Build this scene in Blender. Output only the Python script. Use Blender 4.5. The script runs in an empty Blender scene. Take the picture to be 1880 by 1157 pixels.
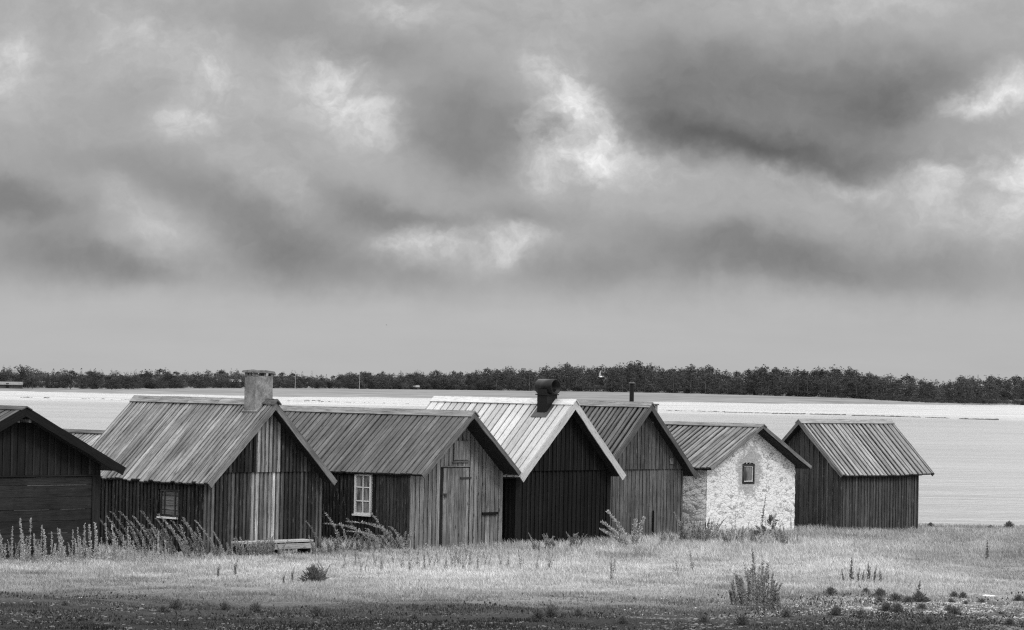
import bpy, math, random
import numpy as np
from mathutils import Vector, Matrix
random.seed(11); RNG = np.random.default_rng(7)
SC = bpy.context.scene; COL = SC.collection
R = math.radians

# ------------------------------------------------------------------ camera
F, ROLL, CAM_H = 5000.0, .019, 5.0
PITCH = math.atan((708 - 578.5) / F)
cd = bpy.data.cameras.new('camera'); cam = bpy.data.objects.new('camera', cd); COL.objects.link(cam)
cd.sensor_width = 36; cd.lens = 36 * F / 1880; cd.clip_start = .5; cd.clip_end = 60000
cam.matrix_world = Matrix.Translation((0, 0, CAM_H)) @ Matrix.Rotation(R(90) + PITCH, 4, 'X') @ Matrix.Rotation(ROLL, 4, 'Z')
SC.camera = cam
SC.view_settings.view_transform = 'Standard'; SC.view_settings.look = 'None'
SC.view_settings.exposure = 0; SC.view_settings.gamma = 1
SC.render.engine = 'CYCLES'
SC.cycles.use_denoising = False; SC.cycles.filter_width = 1.25; SC.cycles.sample_clamp_indirect = 4
SC.cycles.max_bounces = 6; SC.cycles.diffuse_bounces = 3; SC.cycles.glossy_bounces = 3
SC.cycles.transmission_bounces = 3; SC.cycles.volume_bounces = 1; SC.cycles.transparent_max_bounces = 8

# ------------------------------------------------------------------ node helpers
class G:
    def __init__(s, tree):
        s.t = tree; s.n = tree.nodes; s.l = tree.links
    def new(s, ty, **kw):
        nd = s.n.new(ty)
        for k, v in kw.items(): setattr(nd, k, v)
        return nd
    def put(s, sock, v):
        if v is None: return
        if isinstance(v, bpy.types.NodeSocket): s.l.new(v, sock)
        else: sock.default_value = v
    def m(s, op, a, b=None, c=None, clamp=False):
        nd = s.new('ShaderNodeMath', operation=op, use_clamp=clamp)
        for i, v in enumerate((a, b, c)): s.put(nd.inputs[i], v)
        return nd.outputs[0]
    def v(s, op, a, b=None, scale=None):
        nd = s.new('ShaderNodeVectorMath', operation=op)
        s.put(nd.inputs[0], a)
        if b is not None: s.put(nd.inputs[1], b)
        if scale is not None: s.put(nd.inputs['Scale'], scale)
        return nd.outputs['Value'] if op in ('DOT_PRODUCT', 'LENGTH', 'DISTANCE') else nd.outputs[0]
    def noise(s, vec, scale=1., detail=2., rough=.5, dist=0., col=False):
        nd = s.new('ShaderNodeTexNoise'); s.put(nd.inputs['Vector'], vec)
        nd.inputs['Scale'].default_value = scale; nd.inputs['Detail'].default_value = detail
        nd.inputs['Roughness'].default_value = rough; nd.inputs['Distortion'].default_value = dist
        return nd.outputs['Color' if col else 'Fac']
    def voro(s, vec, scale=1., feat='F1', out='Distance', rnd=1.):
        nd = s.new('ShaderNodeTexVoronoi', feature=feat); s.put(nd.inputs['Vector'], vec)
        nd.inputs['Scale'].default_value = scale; nd.inputs['Randomness'].default_value = rnd
        return nd.outputs[out]
    def rng(s, val, a, b, c=0., d=1., smooth=True):
        nd = s.new('ShaderNodeMapRange'); nd.interpolation_type = 'SMOOTHSTEP' if smooth else 'LINEAR'
        s.put(nd.inputs[0], val)
        for i, q in zip((1, 2, 3, 4), (a, b, c, d)): s.put(nd.inputs[i], q)
        return nd.outputs[0]
    def xyz(s, x=0., y=0., z=0.):
        nd = s.new('ShaderNodeCombineXYZ')
        for i, q in enumerate((x, y, z)): s.put(nd.inputs[i], q)
        return nd.outputs[0]
    def sep(s, vec):
        nd = s.new('ShaderNodeSeparateXYZ'); s.put(nd.inputs[0], vec); return nd.outputs
    def attr(s, name, out='Vector'):
        nd = s.new('ShaderNodeAttribute'); nd.attribute_name = name; return nd.outputs[out]
    def mix(s, f, a, b):
        return s.m('ADD', s.m('MULTIPLY', a, s.m('SUBTRACT', 1., f)), s.m('MULTIPLY', b, f))
    def obj(s): return s.new('ShaderNodeTexCoord').outputs['Object']
    def pos(s): return s.new('ShaderNodeNewGeometry').outputs['Position']

def new_mat(name):
    mt = bpy.data.materials.new(name); mt.use_nodes = True; mt.node_tree.nodes.clear()
    g = G(mt.node_tree); out = g.new('ShaderNodeOutputMaterial'); return mt, g, out

def finish(g, out, val, rough=.85, height=None, bump=.3, dist=.01, spec=.3, metal=0.):
    p = g.new('ShaderNodeBsdfPrincipled')
    g.put(p.inputs['Base Color'], g.xyz(val, val, val)); g.put(p.inputs['Roughness'], rough)
    p.inputs['Specular IOR Level'].default_value = spec; p.inputs['Metallic'].default_value = metal
    if height is not None:
        b = g.new('ShaderNodeBump'); b.inputs['Strength'].default_value = bump; b.inputs['Distance'].default_value = dist
        g.put(b.inputs['Height'], height); g.l.new(b.outputs[0], p.inputs['Normal'])
    g.l.new(p.outputs[0], out.inputs[0]); return p

def wood(name, base, grain=.5, patch=.35, knots=.5, moss=0., rough=.85, spec=.25, wear=0., wearcol=.3):
    mt, g, out = new_mat(name)
    bc = g.attr('bc'); tint = g.attr('tint', 'Fac')
    n1 = g.noise(g.v('MULTIPLY', bc, (55, 1.6, 31)), 1, 4, .6)
    n2 = g.noise(g.v('MULTIPLY', bc, (12, .9, 17)), 1, 3, .6)
    n3 = g.noise(g.v('MULTIPLY', bc, (160, 5, 31)), 1, 2, .6)
    pt = g.noise(g.obj(), 1.3, 4, .6)
    val = g.m('MULTIPLY', tint, base)
    val = g.m('MULTIPLY', val, g.rng(n1, .25, .75, 1 - grain, 1 + grain, False))
    val = g.m('MULTIPLY', val, g.rng(n2, .25, .75, 1 - grain * .7, 1 + grain * .7, False))
    val = g.m('MULTIPLY', val, g.rng(pt, .25, .75, 1 - patch, 1 + patch, False))
    kn = g.voro(g.v('MULTIPLY', bc, (9, 1.9, 23)), 1)
    val = g.m('MULTIPLY', val, g.rng(kn, .05, .16, 1 - knots, 1.))
    ck = g.rng(n3, .34, .45, .45, 1.)                 # drying cracks
    val = g.m('MULTIPLY', val, ck)
    if wear:
        w = g.noise(g.v('MULTIPLY', bc, (30, 3.2, 43)), 1, 5, .65)
        val = g.mix(g.rng(w, .62 - wear * .1, .72 - wear * .1), val, wearcol)
    if moss:
        ms = g.noise(g.v('MULTIPLY', bc, (24, 1.3, 19)), 1, 6, .7)
        val = g.mix(g.rng(ms, .60 - moss * .12, .70 - moss * .12), val, .035)
    h = g.m('ADD', n1, g.m('MULTIPLY', n3, .6))
    finish(g, out, val, rough, h, .45, .012, spec); return mt

def plain(name, val, rough=.7, var=.25, scale=8., spec=.3, metal=0., bump=.2, fine=60.):
    mt, g, out = new_mat(name)
    n = g.noise(g.obj(), scale, 6, .65); n2 = g.noise(g.obj(), fine, 3, .6)
    v = g.m('MULTIPLY', val, g.rng(n, .3, .7, 1 - var, 1 + var, False))
    v = g.m('MULTIPLY', v, g.rng(n2, .3, .7, 1 - var * .6, 1 + var * .6, False))
    finish(g, out, v, rough, n2, bump, .01, spec, metal); return mt

def leafy(name, base, trans=.25, var=.0):
    mt, g, out = new_mat(name)
    t = g.attr('tint', 'Fac'); v = g.m('MULTIPLY', t, base)
    if var:
        v = g.m('MULTIPLY', v, g.rng(g.noise(g.obj(), var, 2, .5), .3, .7, .6, 1.4, False))
    c = g.xyz(v, v, v)
    d = g.new('ShaderNodeBsdfDiffuse'); g.put(d.inputs[0], c)
    tr = g.new('ShaderNodeBsdfTranslucent'); g.put(tr.inputs[0], c)
    mx = g.new('ShaderNodeMixShader'); mx.inputs[0].default_value = trans
    g.l.new(d.outputs[0], mx.inputs[1]); g.l.new(tr.outputs[0], mx.inputs[2]); g.l.new(mx.outputs[0], out.inputs[0])
    return mt

# ------------------------------------------------------------------ mesh helpers
def link_mesh(name, V, Fc, mat, parent=None, bc=None, tint=None, smooth=False):
    me = bpy.data.meshes.new(name)
    V = np.asarray(V, dtype=np.float32).reshape(-1, 3)
    if isinstance(Fc, np.ndarray) and Fc.ndim == 2:
        k = Fc.shape[1]; nf = len(Fc)
        me.vertices.add(len(V)); me.vertices.foreach_set('co', V.ravel())
        me.loops.add(nf * k); me.loops.foreach_set('vertex_index', Fc.astype(np.int32).ravel())
        me.polygons.add(nf); me.polygons.foreach_set('loop_start', np.arange(0, nf * k, k, dtype=np.int32))
        me.update(calc_edges=True)
    else:
        me.from_pydata(V.tolist(), [], [list(f) for f in Fc])
    if bc is not None:
        a = me.attributes.new('bc', 'FLOAT_VECTOR', 'POINT'); a.data.foreach_set('vector', np.asarray(bc, np.float32).ravel())
    if tint is not None:
        a = me.attributes.new('tint', 'FLOAT', 'POINT'); a.data.foreach_set('value', np.asarray(tint, np.float32).ravel())
    me.materials.append(mat)
    if smooth: me.polygons.foreach_set('use_smooth', np.ones(len(me.polygons), dtype=bool))
    me.validate(); me.update()
    o = bpy.data.objects.new(name, me); COL.objects.link(o)
    if parent: o.parent = parent
    return o

class MB:
    def __init__(s): s.V = []; s.F = []; s.B = []; s.T = []
    def hexa(s, p, tint=1., axis=2, rnd=None):
        """p: 8 points, 0-3 one end, 4-7 the other end; boards run from end to end"""
        i = len(s.V); r = random.random() * 10 if rnd is None else rnd
        p = [Vector(q) for q in p]; L = (p[4] - p[0]).length; o = random.random() * 5
        w1 = (p[1] - p[0]).length; w2 = (p[3] - p[0]).length
        uv = [(0, 0), (w1, 0), (w1, w2), (0, w2)]
        for k, q in enumerate(p):
            s.V.append(q[:]); a = uv[k % 4]
            s.B.append((a[0] + a[1] * .7 + o, (L if k > 3 else 0) + o * 3, r)); s.T.append(tint)
        for f in ((0, 3, 2, 1), (4, 5, 6, 7), (0, 1, 5, 4), (1, 2, 6, 5), (2, 3, 7, 6), (3, 0, 4, 7)):
            s.F.append([i + k for k in f])
    def box(s, x0, x1, y0, y1, z0, z1, tint=1., along='z'):
        if along == 'z': p = [(x0, y0, z0), (x1, y0, z0), (x1, y1, z0), (x0, y1, z0), (x0, y0, z1), (x1, y0, z1), (x1, y1, z1), (x0, y1, z1)]
        elif along == 'x': p = [(x0, y0, z0), (x0, y1, z0), (x0, y1, z1), (x0, y0, z1), (x1, y0, z0), (x1, y1, z0), (x1, y1, z1), (x1, y0, z1)]
        else: p = [(x0, y0, z0), (x0, y0, z1), (x1, y0, z1), (x1, y0, z0), (x0, y1, z0), (x0, y1, z1), (x1, y1, z1), (x1, y1, z0)]
        s.hexa(p, tint)
    def tube(s, pts, rad, n=8, tint=1., cap=True):
        pts = [Vector(p) for p in pts]; i0 = len(s.V); rad = rad if hasattr(rad, '__len__') else [rad] * len(pts)
        for k, p in enumerate(pts):
            d = (pts[min(k + 1, len(pts) - 1)] - pts[max(k - 1, 0)]).normalized()
            a = d.orthogonal().normalized(); b = d.cross(a)
            for j in range(n):
                t = 2 * math.pi * j / n
                s.V.append((p + (a * math.cos(t) + b * math.sin(t)) * rad[k])[:]); s.B.append((t * rad[k], k * .2, .3)); s.T.append(tint)
        for k in range(len(pts) - 1):
            for j in range(n):
                a = i0 + k * n + j; b = i0 + k * n + (j + 1) % n
                s.F.append([a, b, b + n, a + n])
        if cap:
            s.F.append([i0 + j for j in range(n)][::-1]); s.F.append([i0 + (len(pts) - 1) * n + j for j in range(n)])
    def quad(s, a, b, c, d, tint=1.):
        i = len(s.V)
        for q in (a, b, c, d): s.V.append(tuple(q)); s.B.append(tuple(q)); s.T.append(tint)
        s.F.append([i, i + 1, i + 2, i + 3])
    def build(s, name, mat, parent=None, smooth=False):
        o = link_mesh(name, s.V, s.F, mat, parent, s.B, s.T, smooth)
        import bmesh
        bm = bmesh.new(); bm.from_mesh(o.data); bmesh.ops.recalc_face_normals(bm, faces=bm.faces); bm.to_mesh(o.data); bm.free()
        return o

def tag(o, label=None, cat=None, group=None, kind=None):
    if label: o['label'] = label
    if cat: o['category'] = cat
    if group: o['group'] = group
    if kind: o['kind'] = kind
    return o
def empty(name, loc, rz=0.):
    o = bpy.data.objects.new(name, None); COL.objects.link(o); o.location = loc; o.rotation_euler = (0, 0, rz)
    o.empty_display_size = .3; return o
def copy_tree(o, parent=None):
    c = o.copy(); COL.objects.link(c)
    if parent: c.parent = parent
    for ch in list(o.children): copy_tree(ch, c)
    return c

# ------------------------------------------------------------------ terrain
GY = [-400, 0, 20, 38, 42, 45, 48, 52, 56, 60, 64, 68, 72, 80, 87, 92, 97, 102, 105, 112, 140]
GZ = [6.0, 3.4, 2.4, 1.59, 1.42, 1.30, 1.18, 1.05, .95, .87, .80, .76, .73, .72, .66, .50, .27, .07, -.03, -.35, -1.5]
def gz(x, y):
    x = np.asarray(x, float); y = np.asarray(y, float)
    yy = y + np.where(y > 86, 1.0 * np.sin(x * .11 + 1) + .5 * np.sin(x * .37), 0)
    z = np.interp(yy, GY, GZ)
    z = z + .03 * np.sin(x * .9 + .4 * y) * np.sin(y * .5 + 1.3) + .02 * np.sin(x * 2.1 + 1.) * np.cos(y * 1.4 + x * .3)
    return z
def at(px, y):
    x = (px - 940 + (130 + (CAM_H - .8) * F / y) * ROLL) / F * y
    return Vector((x, y, float(gz(x, y))))

# ------------------------------------------------------------------ materials
M = {}
M['tar'] = wood('tarred_black_wood', .0085, .35, .3, .3, spec=.1)
M['tarboard'] = wood('dark_stained_boards', .014, .4, .3, .3, wear=.0, wearcol=.05, spec=.12)
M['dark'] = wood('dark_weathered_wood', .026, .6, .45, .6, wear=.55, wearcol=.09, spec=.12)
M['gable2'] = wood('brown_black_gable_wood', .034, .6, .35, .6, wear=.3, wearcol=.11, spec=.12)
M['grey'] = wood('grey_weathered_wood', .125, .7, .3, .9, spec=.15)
M['mid'] = wood('mid_grey_wood', .074, .6, .35, .6, wear=.2, wearcol=.15, spec=.15)
M['shed7'] = wood('faded_dark_wood', .055, .55, .3, .5, wear=.3, wearcol=.13, spec=.15)
M['roof1'] = wood('dark_roof_wood', .06, .5, .35, .4, moss=.3)
M['roof2'] = wood('silver_roof_wood', .185, .55, .3, .7, moss=.38)
M['roof3'] = wood('dull_grey_roof_wood', .088, .5, .3, .7, moss=.35)
M['roof4'] = wood('pale_new_roof_wood', .42, .14, .08, .35)
M['rake4'] = wood('pale_bargeboard_wood', .36, .15, .1, .4)
M['roof5'] = wood('dark_grey_roof_wood', .085, .55, .35, .5, moss=.4)
M['roof6'] = wood('grey_slat_roof_wood', .15, .55, .3, .5, moss=.3)
M['roof7'] = wood('light_grey_roof_wood', .205, .35, .25, .5, moss=.2)
M['rake'] = wood('grey_bargeboard_wood', .10, .55, .3, .5, moss=.3)
M['bench'] = wood('bleached_bench_wood', .33, .25, .2, .5)
M['white'] = plain('white_paint', .58, .5, .12, 6)
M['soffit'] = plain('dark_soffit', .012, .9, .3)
M['core'] = plain('dark_interior', .012, 1., .1)
M['iron'] = plain('black_sheet_metal', .006, .42, .3, 9, .22, bump=.05)
M['flash'] = plain('lead_flashing', .035, .5, .3, 9, .25, bump=.05)
M['rust'] = plain('rusty_iron', .03, .7, .4)
M['mortar'] = plain('chimney_render', .18, .95, .5, 3, .2, bump=.6, fine=28)
M['slab'] = plain('chimney_slab', .10, .95, .5, 9, .2, bump=.8, fine=30)

def pane_mat():
    mt, g, out = new_mat('window_pane')
    n = g.noise(g.v('MULTIPLY', g.obj(), (9, 9, 2)), 1, 3, .5)
    finish(g, out, g.rng(n, .35, .65, .07, .24), .06, None, spec=.6); return mt
M['pane'] = pane_mat()
def dpane_mat():
    mt, g, out = new_mat('dim_window_pane')
    sx = g.sep(g.obj())
    n = g.noise(g.v('MULTIPLY', g.obj(), (14, 14, 2)), 1, 3, .5)
    finish(g, out, g.m('MULTIPLY', g.rng(n, .3, .7, .02, .22), 1.), .08, None, spec=.5); return mt
M['dimpane'] = dpane_mat()

# ------------------------------------------------------------------ hut building
def wallboards(mb, org, h, nrm, s0, s1, zb, top, period, style, tintf, holes=(), off=0.):
    """vertical boards on the plane org + s*h, outwards nrm"""
    org, h, nrm = Vector(org), Vector(h), Vector(nrm); up = Vector((0, 0, 1))
    def put(a, b, o, t, tint, zb_, ztf):
        a, b = max(a, s0), min(b, s1)
        if b - a < .008: return
        o += random.uniform(0, .005); wob = random.uniform(-.004, .004)
        # split round the holes
        segs = [(zb_, None)]
        for (ha, hb, hz0, hz1) in holes:
            if b > ha + .01 and a < hb - .01: segs = [(zb_, hz0), (hz1, None)]
        for z0, z1 in segs:
            za, zc = (ztf(a), ztf(b)) if z1 is None else (z1, z1)
            if min(za, zc) <= z0 + .01: continue
            P = lambda s, d, z: org + h * (s + (wob if z > z0 + .3 else 0)) + nrm * d + up * z
            mb.hexa([P(a, o, z0), P(b, o, z0), P(b, o + t, z0), P(a, o + t, z0), P(a, o, za), P(b, o, zc), P(b, o + t, zc), P(a, o + t, za)], tint)
    s = s0 - random.random() * period * .3; k = 0
    while s < s1:
        p = period * random.uniform(.88, 1.12)
        tn = tintf(s + p / 2) * random.uniform(.72, 1.28)
        if style == 'batten':
            put(s, s + p, off, .02, tn, zb, top)
            put(s + p - .025, s + p + .025, off + .022, .022, tintf(s + p) * random.choice((.7, .9, 1.1, 1.3, 1.3, 1.9)), zb, top)
        elif style == 'overlap':
            if k % 2: put(s - .03, s + p + .03, off + .026, .022, tn, zb, top)
            else: put(s, s + p, off, .024, tn * .8, zb, top)
        elif style == 'lath':      # narrow proud boards beside darker recessed ones
            put(s, s + p, off, .02, tn * .55, zb, top)
            put(s + p * .16, s + p * .72, off + .024, .022, tn * random.choice((.8, 1, 1, 1.5)), zb, top)
        else:
            e = random.uniform(.008, .018)
            put(s + e, s + p - e, off + random.uniform(0, .008), .022, tn, zb, top)
        s += p; k += 1

def prism(mb, W, y0, y1, zb, ze, hr, tint=1.):
    a = W / 2
    pts = []
    for y in (y0, y1): pts += [(-a, y, zb), (a, y, zb), (a, y, ze), (0, y, hr), (-a, y, ze)]
    i = len(mb.V)
    for q in pts: mb.V.append(q); mb.B.append(q); mb.T.append(tint)
    for f in ((0, 1, 2, 3, 4), (9, 8, 7, 6, 5), (0, 5, 6, 1), (1, 6, 7, 2), (2, 7, 8, 3), (3, 8, 9, 4), (4, 9, 5, 0)): mb.F.append([i + k for k in f])

def roof_sides(root, W, L, hr, ht, of, ob, oe, period, style, mat, tintf=lambda k: 1., slabmat='soffit', gap=.03, ragged=.02, sag=.035):
    a = W / 2 + oe; al = math.atan2(hr - ht, a); ln = math.hypot(hr - ht, a)
    mb = MB(); sl = MB()
    for sg in (-1, 1):
        dn = Vector((sg * math.cos(al), 0, -math.sin(al))); nm = Vector((sg * math.sin(al), 0, math.cos(al))); ap = Vector((0, 0, hr))
        sgf = lambda y, s: -sag * math.sin(math.pi * min(max((y + of) / (L + of + ob), 0), 1)) * (.35 + .65 * s / ln) * (1 if d_ok else 1)
        d_ok = 1
        P = lambda y, s, d: ap + dn * s + nm * d + Vector((0, y, sgf(y, s)))
        # underside lining
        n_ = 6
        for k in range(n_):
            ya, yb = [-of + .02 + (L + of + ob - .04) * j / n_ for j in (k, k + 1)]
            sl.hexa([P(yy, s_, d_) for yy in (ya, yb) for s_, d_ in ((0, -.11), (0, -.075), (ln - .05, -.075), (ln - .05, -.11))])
        y = -of; k = 0
        while y < L + ob:
            p = min(period * random.uniform(.85, 1.15), L + ob - y + .001)
            if p < .03: break
            e = ln + random.uniform(-ragged, ragged); t = tintf((y - -of) / (L + of + ob)) * random.uniform(.8, 1.2)
            def bd(y0, y1, d, th, t, skew=0.):
                sag = random.uniform(-.006, .006)
                mb.hexa([P(y0, .01, d), P(y1, .01, d), P(y1, .01, d + th), P(y0, .01, d + th),
                         P(y0 + skew, e, d + sag), P(y1 + skew, e, d + sag), P(y1 + skew, e, d + th + sag), P(y0 + skew, e, d + th + sag)], t)
            g_ = gap * random.uniform(.6, 1.5); up_ = random.uniform(-.006, .010)
            bd(y, y + p, -.072, .02, .07)  # under-board tinted near black: the gap's shadow painted into its colour
            if style == 'flat': bd(y + g_ / 2, y + p - g_ / 2, -.028, .028, t)
            else: bd(y + g_ / 2, y + p - g_ / 2, -.034 + up_, .034, t, random.uniform(-.007, .007))
            y += p; k += 1
    r = mb.build('roof', mat, root)
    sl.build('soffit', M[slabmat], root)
    return a, al, ln

def rakes(root, a, al, ln, hr, y, mat, depth=.14, up=.0, th=.025, ext=.03, tint=1.):
    for sg in (-1, 1):
        mb = MB(); dn = Vector((sg * math.cos(al), 0, -math.sin(al))); nm = Vector((sg * math.sin(al), 0, math.cos(al)))
        w = Vector((0, th, 0)); n_ = 9; jt = [(random.uniform(-.008, .008), random.uniform(-.012, .012)) for k in range(n_ + 1)]
        def ring(k):
            t = k / n_; c = Vector((0, y, hr)) + dn * ((ln + ext) * t); a_, b_ = jt[k]
            u0 = up + a_ * .6; u1 = up - depth + b_
            if k == 0: tp = Vector((0, y, hr + up / math.cos(al))); bt = Vector((0, y, hr - (depth - up) / math.cos(al)))
            else: tp = c + nm * u0; bt = c + nm * u1
            return [bt, bt + w, tp + w, tp]
        r_ = random.random() * 10; acc_ = 0.
        rg = [ring(k) for k in range(n_ + 1)]; i0 = len(mb.V); o_ = random.random() * 5
        for k, q in enumerate(rg):
            for m_, v in enumerate(q):
                mb.V.append(v[:]); mb.B.append(((0, th, th + depth, depth)[m_] + o_, (ln + ext) * k / n_ + o_, r_)); mb.T.append(tint)
        for k in range(n_):
            for m_ in range(4): mb.F.append([i0 + k * 4 + m_, i0 + k * 4 + (m_ + 1) % 4, i0 + k * 4 + 4 + (m_ + 1) % 4, i0 + k * 4 + 4 + m_])
        mb.F.append([i0, i0 + 1, i0 + 2, i0 + 3]); mb.F.append([i0 + n_ * 4 + m_ for m_ in (3, 2, 1, 0)])
        mb.build('bargeboard', mat, root)

def ridge(root, al, hr, y0, y1, mat, w=.15, d=.004, pieces=1, tint=1.):
    mb = MB(); n = pieces
    for k in range(n):
        a0 = y0 + (y1 - y0) * k / n; a1 = y0 + (y1 - y0) * (k + 1) / n - (.004 if n > 1 else 0)
        for sg in (-1, 1):
            lift = d + (.022 if sg > 0 else 0) * 0 + random.uniform(0, .012) * (n > 1) + .002 * sg
            dn = Vector((sg * math.cos(al), 0, -math.sin(al))); nm = Vector((sg * math.sin(al), 0, math.cos(al)))
            b = Vector((0, 0, hr)); q = []
            for yy in (a0, a1):
                Y = Vector((0, yy, 0)); li = lift + random.uniform(0, .01) * (n > 1)
                mit = .026 * math.tan(al)
                q += [b + Y + nm * li - dn * li * math.tan(al), b + Y + dn * w + nm * li, b + Y + dn * w + nm * (li + .024), b + Y + nm * (li + .024) - dn * (li + .024) * math.tan(al)]
            mb.hexa(q, tint * random.uniform(.85, 1.15))
    return mb.build('ridge_board', mat, root)

def gable_and_walls(root, W, L, hr, slope, cfg):
    """cfg: dict(gm, sm, gper, sper, gstyle, sstyle, tier, gt, st, upt, gholes, lholes, rholes)"""
    a = W / 2; ze = hr - slope * a - .10; zb = -.35
    core = MB(); prism(core, W - .02, .01, L - .01, zb, ze - .02, hr - .14); core.build('wall_core', M['core'], root)
    roofz = lambda s: hr - slope * abs(s - a) - .105
    one = lambda s: 1.
    tier = cfg.get('tier')
    mb = MB()
    lt = (lambda s: min(roofz(s), tier)) if tier else roofz
    wallboards(mb, (-a, 0, 0), (1, 0, 0), (0, -1, 0), 0, W, zb, lt, cfg['gper'], cfg['gstyle'], cfg.get('gt', one), cfg.get('gholes', ()))
    if tier:
        s_in = (hr - .105 - tier) / slope
        wallboards(mb, (-a, 0, 0), (1, 0, 0), (0, -1, 0), a - s_in - .0, a + s_in, tier - .04, roofz, cfg['gper'], cfg['gstyle'], cfg.get('upt', cfg.get('gt', one)), (), .05)
    mb.build('gable_wall', M[cfg['gm']], root)
    mb = MB(); wallboards(mb, (a, L, 0), (-1, 0, 0), (0, 1, 0), 0, W, zb, roofz, cfg['gper'], cfg['gstyle'], one); mb.build('gable_wall', M[cfg['gm']], root)
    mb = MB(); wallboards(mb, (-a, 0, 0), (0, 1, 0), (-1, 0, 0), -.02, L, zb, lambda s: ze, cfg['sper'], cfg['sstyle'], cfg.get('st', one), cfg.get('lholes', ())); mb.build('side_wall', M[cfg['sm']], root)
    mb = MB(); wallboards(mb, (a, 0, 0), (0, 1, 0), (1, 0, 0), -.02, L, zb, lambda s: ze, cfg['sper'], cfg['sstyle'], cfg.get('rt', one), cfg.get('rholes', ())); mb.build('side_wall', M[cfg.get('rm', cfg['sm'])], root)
    # corner boards
    return a, ze

PHI = R(46.8); ZB = .70
def hut_root(name, xy, label, phi=PHI):
    r = empty(name, (xy[0], xy[1], ZB), phi); tag(r, label, 'hut', 'wooden fishing huts along the shore'); return r
def win_frame(mb, x0, x1, z0, z1, y, fw, dp):      # frame ring in the xz plane, front face at y
    mb.box(x0, x1, y, y + dp, z0, z0 + fw, along='x'); mb.box(x0, x1, y, y + dp, z1 - fw, z1, along='x')
    mb.box(x0, x0 + fw, y + .002, y + dp, z0 + fw, z1 - fw); mb.box(x1 - fw, x1, y + .002, y + dp, z0 + fw, z1 - fw)

# ---- hut 1: black tarred hut cut by the left edge, low roof, horizontal boards
W, L, hr, ht, of, oe = 4.9, 6.0, 3.60, 2.22, .45, .40
sl = (hr - ht) / (W / 2 + oe)
h1 = hut_root('fishing_hut', (-11.23, 61.61), 'black low-roofed hut with horizontal boards at the left edge')
a, al, ln = roof_sides(h1, W, L, hr, ht, of, .4, oe, .19, 'board', M['roof1'], gap=.05)
rakes(h1, a, al, ln, hr, -of - .03, M['tar'], .20, .02); rakes(h1, a, al, ln, hr, L + .4, M['tar'], .18, .0)
ridge(h1, al, hr, -of - .06, L + .4, M['roof1'], .16)
aw = W / 2; tier = 2.08
core = MB(); prism(core, W - .02, .01, L - .01, -.35, hr - sl * aw - .12, hr - .14); core.build('wall_core', M['core'], h1)
mb = MB(); roofz = lambda s: hr - sl * abs(s - aw) - .105
s_in = (hr - .105 - tier) / sl
wallboards(mb, (-aw, 0, 0), (1, 0, 0), (0, -1, 0), max(0, aw - s_in), min(W, aw + s_in), tier - .02, roofz, .2, 'batten', lambda s: 1., (), .03)
mb.box(-aw - .02, aw + .02, -.075, -.045, tier - .06, tier - .022, .8, 'x')
mb.build('gable_wall', M['tarboard'], h1)
mb = MB(); z = -.35
while z < tier - .08:
    hh = .27 * random.uniform(.95, 1.06); z1 = min(z + hh - .007, tier - .07); o = random.uniform(.0, .012)
    mb.box(-aw, aw - .2, -.024 - o, .004, z, z1, random.uniform(1.15, 1.75), 'x')
    for q in range(3):
        xa = random.uniform(-aw, aw - .9); mb.box(xa, min(xa + random.uniform(.3, 1.4), aw - .21), -.028 - o, -.02 - o, z1 - .014, z1 + .002, random.uniform(3., 7.), 'x')
    z += hh
mb.build('plank_door_front', M['tarboard'], h1)
mb = MB(); mb.box(aw - .195, aw + .03, -.055, .02, -.35, hr - sl * aw - .12, 1.15); mb.build('corner_post', M['tarboard'], h1)
for sg in (-1, 1):
    mb = MB(); wallboards(mb, (sg * aw, .02, 0), (0, 1, 0), (sg, 0, 0), 0, L - .02, -.35, lambda s: hr - sl * aw - .1, .2, 'batten', lambda s: 1.); mb.build('side_wall', M['tarboard'], h1)
mb = MB(); wallboards(mb, (aw, L, 0), (-1, 0, 0), (0, 1, 0), 0, W, -.35, roofz, .2, 'batten', lambda s: 1.); mb.build('gable_wall', M['tarboard'], h1)
for sx in (-.16, .16):
    mb = MB(); mb.box(sx - .035, sx + .035, -of + .03, -.05, hr - .34, hr - .27, along='y'); mb.build('roof_beam_end', M['grey'], h1)

# ---- hut 2: silver roof, masonry chimney, pale strip of boards
W, L, hr, ht, of, oe = 3.87, 4.75, 3.80, 1.83, .38, .17
sl = (hr - ht) / (W / 2 + oe)
h2 = hut_root('fishing_hut', (-6.07, 67.41), 'hut with rendered masonry chimney, silvery board roof and pale strip down its dark gable')
a, al, ln = roof_sides(h2, W, L, hr, ht, of, .35, oe, .165, 'board', M['roof2'], lambda t: random.choice((.7, .85, .95, 1., 1.05, 1.15)), gap=.042, ragged=.045)
rakes(h2, a, al, ln, hr, -of - .03, M['rake'], .15, .0, tint=1.3); rakes(h2, a, al, ln, hr, L + .35, M['rake'], .14, .0)
ridge(h2, al, hr, .48, L + .38, M['roof2'], .17, .006, 4)
ridge(h2, al, hr, -of - .1, -.02, M['roof5'], .15, .006, 3)
def strip(s0, s1, hi, lo): return lambda s: hi * random.uniform(.75, 1.3) if s0 < s < s1 else lo * random.choice((.6, .8, 1, 1., 1.4, 1.9))
cfg = dict(gm='gable2', sm='dark', gper=.13, sper=.14, gstyle='lath', sstyle='lath', tier=2.09,
           gt=strip(1.46, 2.53, 5.2, 1.3), upt=strip(1.56, 2.46, 4.4, .7), st=lambda s: .9, lholes=[(.84, 1.56, .93, 1.60)])
aw, ze = gable_and_walls(h2, W, L, hr, sl, cfg)
ch = MB(); ch.box(-.30, .27, .02, .43, 2.9, 4.42); c0 = ch.build('chimney', M['mortar'], h2)
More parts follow.
